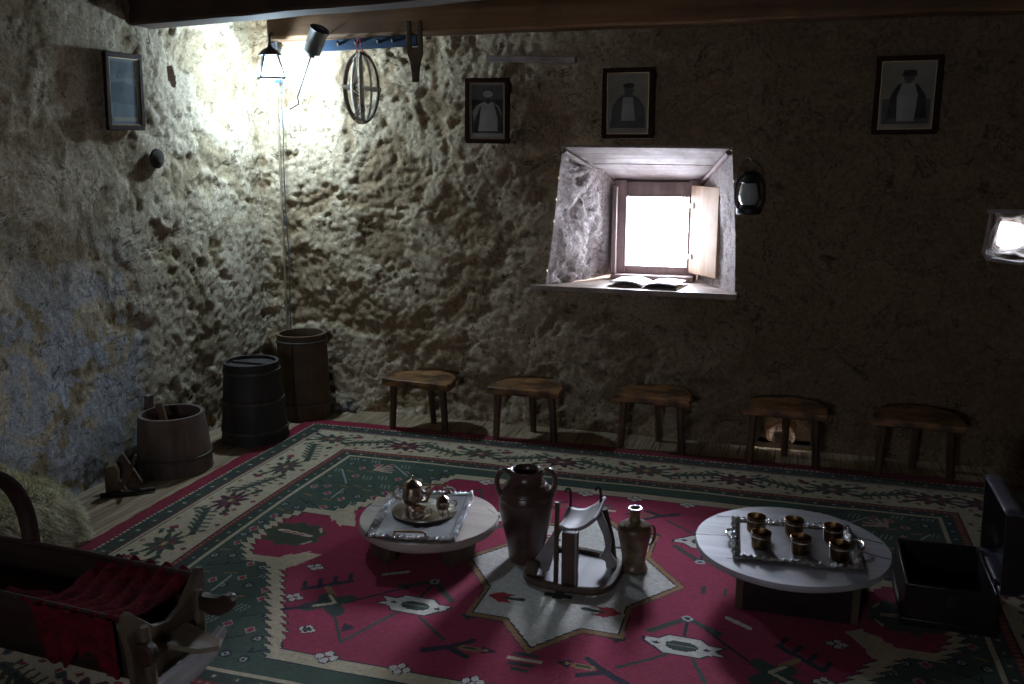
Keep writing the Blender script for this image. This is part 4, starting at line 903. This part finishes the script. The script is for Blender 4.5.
# ------------------------------------------------------------------ bench with sheepskin
bn = empty('low_bench', (-3.0, 2.02, 0.001)); tag(bn, 'low wooden bench along the left wall, hidden under the sheepskin', 'bench')
m = MB(); m.box((-0.02, 0, 0.175), (0.30, 1.6, 0.03)); m.build('seat', M['foot_wood'], bn, bevel=0.004)
for y in (-0.7, 0.7):
    m = MB(); m.box((-0.02, y, 0.08), (0.26, 0.04, 0.16)); m.build('leg', M['foot_wood'], bn, bevel=0.003)
def skin_surface(u, v):
    """u across from wall to front edge and down, v along the bench towards the window end"""
    path = [(-3.20, 0.31), (-3.12, 0.29), (-3.0, 0.28), (-2.90, 0.27), (-2.850, 0.23), (-2.825, 0.12), (-2.820, 0.03)]
    s = u*(len(path)-1); i = min(len(path)-2, int(s)); t = s-i; x = path[i][0]*(1-t)+path[i+1][0]*t; z = path[i][1]*(1-t)+path[i+1][1]*t
    y = 1.32+1.64*v
    if v > 0.9: k = (v-0.9)/0.1; y = 1.32+1.64*0.9+0.13*sin(k*pi/2); z = 0.02+(z-0.02)*max(0.0, cos(k*pi/2))**0.5
    hump = 0.12*math.exp(-((y-2.45)/0.30)**2)*max(0, min(1, (-2.93-x)/0.2))
    n = 0.014*noise.noise(Vector((x*7, y*7, 1)))
    return Vector((x+n*(0.3), y, max(0.012, z+hump+n)))
m = MB(); m.sheet(lambda u, v: skin_surface(u, v), 40, 120); sk = m.build('sheepskin', M['fur'], None, ang=180); tag(sk, 'shaggy cream sheepskin draped over the low bench', 'sheepskin')
def make_fleece():
    rnd = random.Random(5); verts = []; faces = []
    for _ in range(15000):
        u = rnd.random(); v = 0.25+0.75*rnd.random()
        p = skin_surface(u, v); e = 0.012
        a = skin_surface(min(1, u+e), v)-skin_surface(max(0, u-e), v); b_ = skin_surface(u, min(1, v+e))-skin_surface(u, max(0, v-e))
        n = a.cross(b_); n = n.normalized() if n.length > 1e-9 else Vector((0, 0, 1))
        if n.z < -0.1 or (n.x < -0.3): n = -n
        clump = Vector((noise.noise(p*11), noise.noise(p*11+Vector((5, 5, 5))), 0))*0.9
        L_ = rnd.uniform(0.03, 0.055); d1 = (n*0.8+clump*0.5+Vector((rnd.uniform(-.3, .3), rnd.uniform(-.3, .3), 0))).normalized()
        d2 = (d1*0.5+Vector((0.35, 0.1, -0.75))+clump*0.6).normalized(); w = Vector((d1.y, -d1.x, 0.2)).normalized()*rnd.uniform(0.0012, 0.0026)
        q0 = p; q1 = p+d1*L_*0.45; q2 = q1+(d1+d2).normalized()*L_*0.35; q3 = q2+d2*L_*0.4
        for q in (q1, q2, q3):
            q.z = max(q.z, 0.006)
        k = len(verts); verts += [q0-w, q0+w, q1-w, q1+w, q2-w*.7, q2+w*.7, q3]
        faces += [(k, k+1, k+3, k+2), (k+2, k+3, k+5, k+4), (k+4, k+5, k+6)]
    me = bpy.data.meshes.new('fleece'); me.from_pydata([tuple(v) for v in verts], [], faces); me.polygons.foreach_set('use_smooth', [True]*len(me.polygons))
    o = link_mesh('fleece', me, M['fur'], sk); o['kind'] = 'stuff'
make_fleece()

# ------------------------------------------------------------------ cradle
cd = empty('wooden_cradle', (-1.775, 2.115, RZ), radians(-3)); tag(cd, 'dark wooden rocking cradle with bent carrying bow in the near left corner', 'cradle')
Lc = 0.95
def side(y, sy, name='side_panel'):
    m = MB(); m.sheet(lambda u, v: (-Lc*u, y+sy*0.035*v, 0.085+0.205*v), 20, 4); return m.build(name, M['cradle'], cd, solid=0.014)
side(0.125, 1); side(-0.115, -1)
m = MB(); m.box((-Lc/2, 0.005, 0.085), (Lc, 0.25, 0.014)); m.build('bottom_board', M['cradle'], cd, bevel=0.003)
for y in (0.16, -0.15):
    m = MB(); m.tube([(0.012, y, 0.292), (-Lc*0.5, y, 0.296), (-Lc, y, 0.292)], 0.010, 8); m.build('rail', M['cradle'], cd)
def end_board(x, nm):
    pts = [(-0.155, 0.06), (-0.165, 0.20), (-0.178, 0.27), (-0.172, 0.318), (-0.150, 0.322), (-0.120, 0.290), (-0.06, 0.232), (0.0, 0.215), (0.06, 0.232), (0.12, 0.290), (0.150, 0.322), (0.172, 0.318), (0.178, 0.27), (0.165, 0.20), (0.155, 0.06)]
    m = MB(); m.prism([(a, b_) for a, b_ in pts], -0.011, 0.011, Matrix.Translation((x, 0.005, 0)) @ Matrix.Rotation(pi/2, 4, 'Z') @ Matrix.Rotation(pi/2, 4, 'X')); return m.build(nm, M['cradle_pale'], cd, bevel=0.003)
end_board(0.012, 'end_board'); end_board(-Lc, 'end_board')
# posts, finial paddle and rocker
for y in (0.115, -0.105):
    m = MB(); m.tube([(0.045, y, 0.035), (0.042, y*1.05, 0.16), (0.04, y*1.1, 0.265)], [0.016, 0.018, 0.014], 8); m.build('post', M['cradle_pale'], cd)
m = MB(); m.prism([(0.0, 0.0), (0.04, -0.012), (0.08, -0.008), (0.115, 0.015), (0.13, 0.045), (0.12, 0.066), (0.095, 0.066), (0.07, 0.050), (0.03, 0.046), (0.0, 0.05)], -0.018, 0.018, Matrix.Translation((0.05, 0.125, 0.205)) @ Matrix.Rotation(pi/2, 4, 'X')); m.build('paddle', M['cradle'], cd, bevel=0.006)
m = MB(); m.prism([(0.0, -0.03), (0.03, -0.042), (0.055, -0.028), (0.065, 0.0), (0.055, 0.026), (0.03, 0.036), (0.0, 0.03)], -0.018, 0.018, Matrix.Translation((0.02, -0.125, 0.185)) @ Matrix.Rotation(pi/2, 4, 'X')); m.build('paddle', M['cradle'], cd, bevel=0.006)
m = MB(); m.prism([(0.01, -0.055), (0.165, -0.045), (0.215, -0.005), (0.195, 0.035), (0.01, 0.085)], 0.158, 0.174, Matrix.Rotation(radians(0), 4, 'Z')); m.build('foot_board', M['foot_board'], cd, bevel=0.004)
for x in (0.055, -Lc+0.06):
    pts = [(-0.215, 0.075), (-0.15, 0.02), (-0.07, 0.0), (0.07, 0.0), (0.15, 0.02), (0.215, 0.075), (0.20, 0.10), (0.12, 0.075), (-0.12, 0.075), (-0.20, 0.10)]
    m = MB(); m.prism(pts, -0.013, 0.013, Matrix.Translation((x, 0.005, 0)) @ Matrix.Rotation(pi/2, 4, 'Z') @ Matrix.Rotation(pi/2, 4, 'X')); m.build('rocker', M['grey_wood_y'], cd, bevel=0.003)
m = MB(); xb = -0.71
bow = smooth_pts([(xb, 0.172, 0.20), (xb, 0.176, 0.32), (xb-0.01, 0.168, 0.43), (xb-0.02, 0.125, 0.525), (xb-0.025, 0.04, 0.585), (xb-0.025, -0.05, 0.585), (xb-0.02, -0.12, 0.525), (xb-0.01, -0.16, 0.43), (xb, -0.165, 0.32), (xb, -0.162, 0.20)], 5)
m.tube(bow, 0.026, 8, flat=(1.1, 0.45)); m.build('carrying_bow', M['cradle'], cd)
m = MB()
def f(u, v):
    x = -0.02-0.36*u; y = -0.165+0.345*v; s = 2*v-1
    z = 0.300-0.045*(1-s*s)+0.010*sin(u*34+2*sin(v*5))+0.008*noise.noise(Vector((x*20, y*8, 0)))-0.004*u
    return (x, y, z)
m.sheet(f, 60, 40); 
def f2(u, v):   # hanging down the near side
    x = -0.02-0.31*u; z = 0.300-(0.17+0.03*sin(u*9+1)+0.012*sin(u*31))*v; y = -0.174+0.008*sin(u*26)*v+0.022*v
    return (x-0.015*v*(1-u), y, z)
m.sheet(f2, 50, 16)
bl = m.build('blanket', M['blanket'], None, ang=60, solid=0.007); bl.location = cd.location; bl.rotation_euler = cd.rotation_euler
tag(bl, 'crumpled dark red wool blanket lying over the cradle', 'blanket')
m = MB(); 
def f3(u, v):
    x = -0.37-0.55*u; y = -0.11+0.23*v; return (x, y, 0.17+0.03*sin(v*pi)+0.010*noise.noise(Vector((x*9, y*9, 2))))
m.sheet(f3, 40, 20); o = m.build('bedding', M['blanket'], None, ang=60, solid=0.02); o.location = cd.location; o.rotation_euler = cd.rotation_euler
tag(o, 'dark red wool bedding sunk in the bottom of the cradle', 'bedding')

# ------------------------------------------------------------------ framed pictures
def picture(loc, rot, w, h, label, content, fw=0.025):
    t = empty('framed_picture', loc, rot=rot); tag(t, label, 'picture')
    # local: x right, z up, -y towards the room
    m = MB()
    for c, d in (((0, 0, h/2-fw/2), (w, 0.022, fw)), ((0, 0, -h/2+fw/2), (w, 0.022, fw)), ((-w/2+fw/2, 0, 0), (fw, 0.022, h-2*fw)), ((w/2-fw/2, 0, 0), (fw, 0.022, h-2*fw))): m.box(c, d)
    m.build('frame', M['frame'], t, bevel=0.004)
    iw, ih = w-2*fw, h-2*fw; g = 0.004
    m = MB()
    for c, d in (((0, -0.004, ih/2-g/2), (iw, 0.006, g)), ((0, -0.004, -ih/2+g/2), (iw, 0.006, g)), ((-iw/2+g/2, -0.004, 0), (g, 0.006, ih)), ((iw/2-g/2, -0.004, 0), (g, 0.006, ih))): m.box(c, d)
    m.build('gilt_slip', M['gilt'], t)
    m = MB(); m.box((0, 0.002, 0), (iw, 0.003, ih)); m.build('print', M['paper_blue'] if content == 'landscape' else M['paper'], t)
    mats = [M['ink'], M['ink_mid'], M['ink_light'], M['ink_blue']]; m = MB(); lv = [0]
    def P(pts, mi):
        lv[0] += 1; m.mi = mi; m.prism([(a*iw, b_*ih) for a, b_ in pts], 0.0, 0.0004*lv[0], Matrix.Translation((0, 0.0005, 0)) @ Matrix.Rotation(pi/2, 4, 'X'))
    def E(cx_, cy_, rx, ry, mi): P([(cx_+rx*cos(a*pi/10), cy_+ry*sin(a*pi/10)) for a in range(20)], mi)
    if content == 'white_shirt':
        P([(-.44, .46), (.44, .46), (.44, -.40), (-.44, -.40)], 1); P([(-.44, .20), (.44, .20), (.44, -.38), (-.44, -.38)], 0)
        P([(-.42, -.02), (-.30, .10), (-.10, .16), (.15, .16), (.32, .08), (.40, -.05), (.38, -.30), (-.36, -.32)], 2); P([(-.38, -.20), (-.22, .05), (-.10, .15), (-.16, -.05), (-.24, -.40), (-.34, -.40)], 0)
        P([(.30, .06), (.18, .14), (.28, -.1), (.30, -.38), (.40, -.38), (.40, -.1)], 0)
        P([(-.16, .14), (-.02, .16), (.14, .16), (.30, -.36), (-.26, -.36)], 2); E(.02, .25, .13, .10, 1); E(.02, .30, .14, .06, 2); E(.03, .17, .08, .04, 0); P([(-.44, -.40), (.44, -.40), (.44, -.46), (-.44, -.46)], 2)
    elif content == 'grey_bust':
        P([(-.40, -.40), (-.38, -.05), (-.22, .10), (-.08, .15), (.10, .15), (.26, .08), (.40, -.06), (.42, -.40)], 1); E(.02, .22, .12, .09, 1); E(.02, .29, .14, .04, 0)
        P([(-.12, .10), (.12, .10), (.18, -.28), (-.16, -.28)], 2); P([(-.42, -.28), (.42, -.28), (.42, -.40), (-.42, -.40)], 1)
    elif content == 'white_apron':
        P([(-.44, -.42), (.44, -.42), (.44, -.05), (-.44, -.05)], 1); P([(-.34, -.34), (-.30, -.0), (-.18, .16), (.0, .20), (.2, .15), (.34, .0), (.38, -.34)], 0)
        P([(-.10, .18), (.12, .18), (.20, .0), (.16, -.38), (-.16, -.38), (-.18, -.02)], 2); E(.02, .26, .10, .07, 1); P([(-.12, .28), (.16, .28), (.13, .37), (-.08, .37)], 0)
    else:
        P([(-.42, .44), (.42, .44), (.42, .20), (-.42, .25)], 3); P([(-.42, .12), (.0, .16), (.42, .08), (.42, -.20), (-.42, -.16)], 3); P([(-.25, .2), (-.1, .34), (.05, .2)], 3); P([(-.42, -.38), (.42, -.38), (.42, -.44), (-.42, -.44)], 2)
    m.build('image', mats, t)
    m = MB(); m.box((0, -0.0065, 0), (iw, 0.0015, ih)); m.build('glass', M['glass'], t)
    return t
picture((-1.68, 5.035, 1.868), (radians(3), radians(1.0), 0), 0.262, 0.362, 'framed portrait of a person in a white shirt, left of the window', 'white_shirt')
picture((-0.873, 5.04, 1.898), (radians(3), 0, 0), 0.280, 0.375, 'framed faded portrait hanging directly above the window', 'grey_bust')
picture((0.534, 5.045, 1.918), (radians(3), radians(-0.3), 0), 0.305, 0.382, 'dark framed portrait of a person in a white apron, right end of the wall', 'white_apron')
picture((-3.19, 3.868, 1.932), (radians(3), radians(-1), pi/2), 0.262, 0.372, 'framed bluish landscape print on the left wall', 'landscape')
m = MB(); m.lathe([(0.001, 0.0), (0.04, 0.002), (0.052, 0.010), (0.050, 0.022), (0.03, 0.034), (0.001, 0.038)], 28, rot=(0, pi/2, 0), sx=1.0, sy=1.0)
o = m.build('round_stone', M['dark_stone'], None, loc=(-3.225, 4.10, 1.607), rough=0.006); tag(o, 'dark rounded knob set in the left wall below the landscape print', 'knob')

# ------------------------------------------------------------------ wall lantern, lit
LX, LY, LZ = -2.925, 4.80, 2.118
ln = empty('wall_lantern', (LX, LY, LZ), radians(38)); tag(ln, 'lit four-sided wall lantern shining white in the corner', 'lantern')
m = MB(); hb, ht, zb, zt = 0.068, 0.038, -0.06, 0.065
cb = [(-hb, -hb), (hb, -hb), (hb, hb), (-hb, hb)]; ct = [(-ht, -ht), (ht, -ht), (ht, ht), (-ht, ht)]
for i in range(4):
    j = (i+1) % 4; m.tube([(*cb[i], zb), (*ct[i], zt)], 0.0065, 6); m.tube([(*cb[i], zb), (*cb[j], zb)], 0.0065, 6); m.tube([(*ct[i], zt), (*ct[j], zt)], 0.005, 6)
m.build('frame', M['iron'], ln)
m = MB()
for i in range(4):
    j = (i+1) % 4; k = 0.97; v = [m.bm.verts.new((cb[i][0]*k, cb[i][1]*k, zb)), m.bm.verts.new((cb[j][0]*k, cb[j][1]*k, zb)), m.bm.verts.new((ct[j][0]*k, ct[j][1]*k, zt)), m.bm.verts.new((ct[i][0]*k, ct[i][1]*k, zt))]; m._f(v)
m.build('panes', M['frosted'], ln)
m = MB(); m.lathe([(0.068, zt+0.002), (0.066, zt+0.008), (0.045, zt+0.030), (0.018, zt+0.046), (0.010, zt+0.060), (0.012, zt+0.066), (0.004, zt+0.074), (0.001, zt+0.076)], 24); m.build('cap', M['iron'], ln)
m = MB(); m.lathe([(0.001, -0.026), (0.014, -0.022), (0.020, -0.005), (0.016, 0.014), (0.008, 0.028), (0.001, 0.03)], 20); m.build('bulb', M['bulb'], ln)
m = MB(); m.tube(smooth_pts([(0.0, 0.0, zt+0.07), (0.005, 0.01, zt+0.115), (0.03, 0.07, zt+0.13), (0.055, 0.14, zt+0.10), (0.06, 0.20, zt+0.05), (0.06, 0.25, zt+0.04)], 5), 0.0075, 8); m.lathe([(0.001, 0), (0.035, 0), (0.03, 0.012), (0.001, 0.014)], 20, (0.06, 0.26, zt+0.06), (pi/2, 0, 0), sy=1.5); m.build('bracket', M['iron'], ln)
lamp('lantern_light', 'POINT', (LX, LY, LZ-0.03), energy=54.0, shadow_soft_size=0.04, color=(0.62, 0.82, 1.0))

# cable down the corner
cb_ = empty('power_cable', (0, 0, 0)); tag(cb_, 'grey power cable running down the corner from the lantern', 'cable')
pts = [(-3.02, 5.035, 2.06)]+[(-3.035-0.012*i/12+0.004*noise.noise(Vector((0, 0, i))), 5.03+0.004*noise.noise(Vector((i, 2, 0))), 2.06-1.98*(i/14)) for i in range(1, 15)]
m = MB(); m.tube(smooth_pts(pts, 3), 0.0055, 6); m.build('cable', M['cable'], cb_)
m = MB(); m.tube(smooth_pts([(p[0]+0.03+0.004*sin(i), p[1], p[2]) for i, p in enumerate(pts)], 3), 0.0042, 6); m.build('second_wire', M['cable_dark'], cb_)
m = MB(); m.box((-3.015, 5.02, 2.06), (0.03, 0.02, 0.022)); m.build('connector', M['blue_plastic'], cb_, bevel=0.003)

# tin can on a wire rod
cn = empty('tin_ladle', (-2.595, 4.74, 2.245), rot=(radians(15), radians(32), 0)); cn.scale = (1.2, 1.2, 1.2); tag(cn, 'grey tin can on a long thin rod hanging from the beam', 'ladle')
m = MB(); m.lathe([(0.001, -0.075), (0.018, -0.075), (0.020, -0.055), (0.040, -0.052), (0.042, 0.0), (0.043, 0.062), (0.046, 0.066), (0.040, 0.066), (0.038, 0.05), (0.001, 0.045)], 28); m.build('can', M['tin'], cn)
m = MB(); m.lathe([(0.001, 0.046), (0.038, 0.046), (0.038, 0.049), (0.001, 0.049)], 24); m.build('inside', M['coffee'], cn)
m = MB(); m.tube([(0, 0, -0.07), (0.0, 0, -0.20), (0.0, 0.0, -0.30)], 0.0042, 6); m.tube([(0, 0, -0.30), (0.018, 0, -0.325), (-0.02, 0, -0.38)], 0.004, 6); m.build('rod', M['iron'], cn)
m = MB(); m.tube([(0.0, 0.040, 0.0), (0.0, 0.075, 0.01), (-0.01, 0.115, 0.02)], 0.003, 6); m.build('wire', M['iron'], cn)

# blue board with pegs, hoop winder, forked yoke
bb = empty('blue_peg_board', (-2.38, 4.93, 2.248), rot=(0, radians(-1.2), 0)); tag(bb, 'blue painted board with pegs under the ceiling beam', 'peg board')
m = MB(); m.box((0, 0, 0), (0.64, 0.018, 0.062)); m.build('board', M['blue_paint'], bb, bevel=0.003)
for x in (-0.17, -0.06, 0.08, 0.17):
    m = MB(); m.tube([(x, 0, 0.0), (x+0.03, -0.07, 0.010)], [0.009, 0.007], 8); m.build('peg', M['dark_cane'], bb)
hp = empty('yarn_winder', (-2.372, 4.845, 1.995), radians(-12)); tag(hp, 'oval yarn winder of crossed cane hoops hanging on red cord', 'yarn winder')
def hoop_pts(rx, rz_, rot, n=40): return [(rx*cos(2*pi*i/n)*cos(rot), rx*cos(2*pi*i/n)*sin(rot), rz_*sin(2*pi*i/n)) for i in range(n)]
for r_, rot_, mt_ in ((0.108, 0.15, 'dark_cane'), (0.055, 0.9, 'pale_cane'), (0.058, 2.1, 'pale_cane')):
    m = MB(); m.tube(hoop_pts(r_, 0.19, rot_), 0.0105, 8, True, flat=(0.7, 1.3)); m.build('hoop', M[mt_], hp)
m = MB(); m.tube([(-0.118, -0.02, 0.01), (0.0, 0, 0.0), (0.118, 0.02, -0.012)], 0.014, 8); m.build('cross_bar', M['pale_cane'], hp)
m = MB(); m.tube([(-0.02, -0.03, 0.165), (-0.015, -0.03, -0.18)], 0.009, 8); m.tube([(0.02, -0.03, 0.185), (0.025, -0.02, -0.19)], 0.008, 8); m.build('upright', M['pale_cane'], hp)
m = MB()
for i in range(7):
    a = i*0.9; m.tube(smooth_pts([(0.02*cos(a), -0.04, 0.06-i*0.028), (0.04*cos(a+1.5), -0.045, 0.04-i*0.028), (0.015*cos(a+3), -0.04, 0.015-i*0.028), (0.035*cos(a+4.2), -0.04, -0.005-i*0.028)], 4), 0.0042, 6)
m.build('tangled_cord', M['dark_cane'], hp)
m = MB(); m.tube([(-0.022, -0.01, 0.18), (-0.004, -0.012, 0.275)], 0.004, 6); m.tube([(0.03, -0.01, 0.18), (0.006, -0.012, 0.275)], 0.004, 6); m.build('cord', M['red_cord'], hp)
m = MB(); m.prism([(-0.046, 0.17), (-0.046, 0.04), (-0.040, -0.01), (-0.028, -0.04), (-0.018, -0.11), (-0.016, -0.155), (0.018, -0.155), (0.022, -0.10), (0.034, -0.04), (0.044, -0.01), (0.046, 0.04), (0.042, 0.17), (0.022, 0.17), (0.020, 0.03), (-0.020, 0.03), (-0.022, 0.17)], -0.012, 0.012, Matrix.Rotation(pi/2, 4, 'X'))
fk = m.build('forked_yoke', M['dark_cane'], None, bevel=0.003); fk.location = (-2.03, 4.825, 2.175); tag(fk, 'dark wooden two-pronged fork hanging beside the blue board', 'wooden fork')
bk = MB().box((-1.43, 5.045, 2.145), (0.52, 0.03, 0.035), (0, radians(2.5), 0)).build('wall_batten', M['lintel'], None, bevel=0.004, rough=0.004); tag(bk, 'whitewashed wooden batten set in the wall above the left portrait', 'batten')

# ------------------------------------------------------------------ oil lantern by the window
ol = empty('oil_lantern', (-0.205, 5.00, 1.315), radians(10)); tag(ol, 'old oil lantern hanging on the wall right of the window', 'oil lantern')
m = MB(); m.lathe([(0.001, 0.0), (0.060, 0.0), (0.064, 0.006), (0.062, 0.030), (0.040, 0.040), (0.034, 0.048), (0.001, 0.048)], 28); m.build('fuel_tank', M['iron'], ol)
m = MB(); m.lathe([(0.036, 0.050), (0.050, 0.072), (0.052, 0.10), (0.044, 0.145), (0.036, 0.165)], 28, caps=False); m.build('glass_chimney', M['lamp_glass'], ol)
m = MB(); m.lathe([(0.040, 0.163), (0.044, 0.168), (0.034, 0.185), (0.030, 0.205), (0.040, 0.209), (0.026, 0.222), (0.001, 0.225)], 24); m.build('chimney_cap', M['iron'], ol)
for sg in (-1, 1):
    m = MB(); m.tube(smooth_pts([(sg*0.052, 0, 0.03), (sg*0.070, 0, 0.06), (sg*0.070, 0, 0.15), (sg*0.045, 0, 0.195), (sg*0.03, 0, 0.2)], 4), 0.006, 8); m.build('side_tube', M['iron'], ol)
m = MB(); m.tube(smooth_pts([(-0.066, 0, 0.14), (-0.06, 0.01, 0.24), (0, 0.03, 0.285), (0.06, 0.01, 0.24), (0.066, 0, 0.14)], 6), 0.0025, 6); m.build('bail', M['iron'], ol)
m = MB(); m.tube([(0, 0.10, 0.285), (0, 0.02, 0.285), (0, 0.015, 0.295)], 0.004, 6); m.build('nail', M['iron'], ol)

# open book on the sill
bo = empty('open_book', (-0.76, 5.22, 0.879), radians(-8)); bo.scale = (1.25, 1.15, 1.15); tag(bo, 'open white book lying on the window sill', 'book')
for sg in (-1, 1):
    m = MB(); m.sheet(lambda u, v: (sg*(0.002+0.155*u), -0.10+0.20*v, 0.006+0.026*sin(min(1, u*1.6)*pi/2)*(1-u*0.55)), 14, 4)
    m.build('page_block', M['page'], bo, solid=0.004)
m = MB(); m.box((0, 0, 0.0), (0.33, 0.21, 0.004)); m.build('cover', M['cover'], bo)
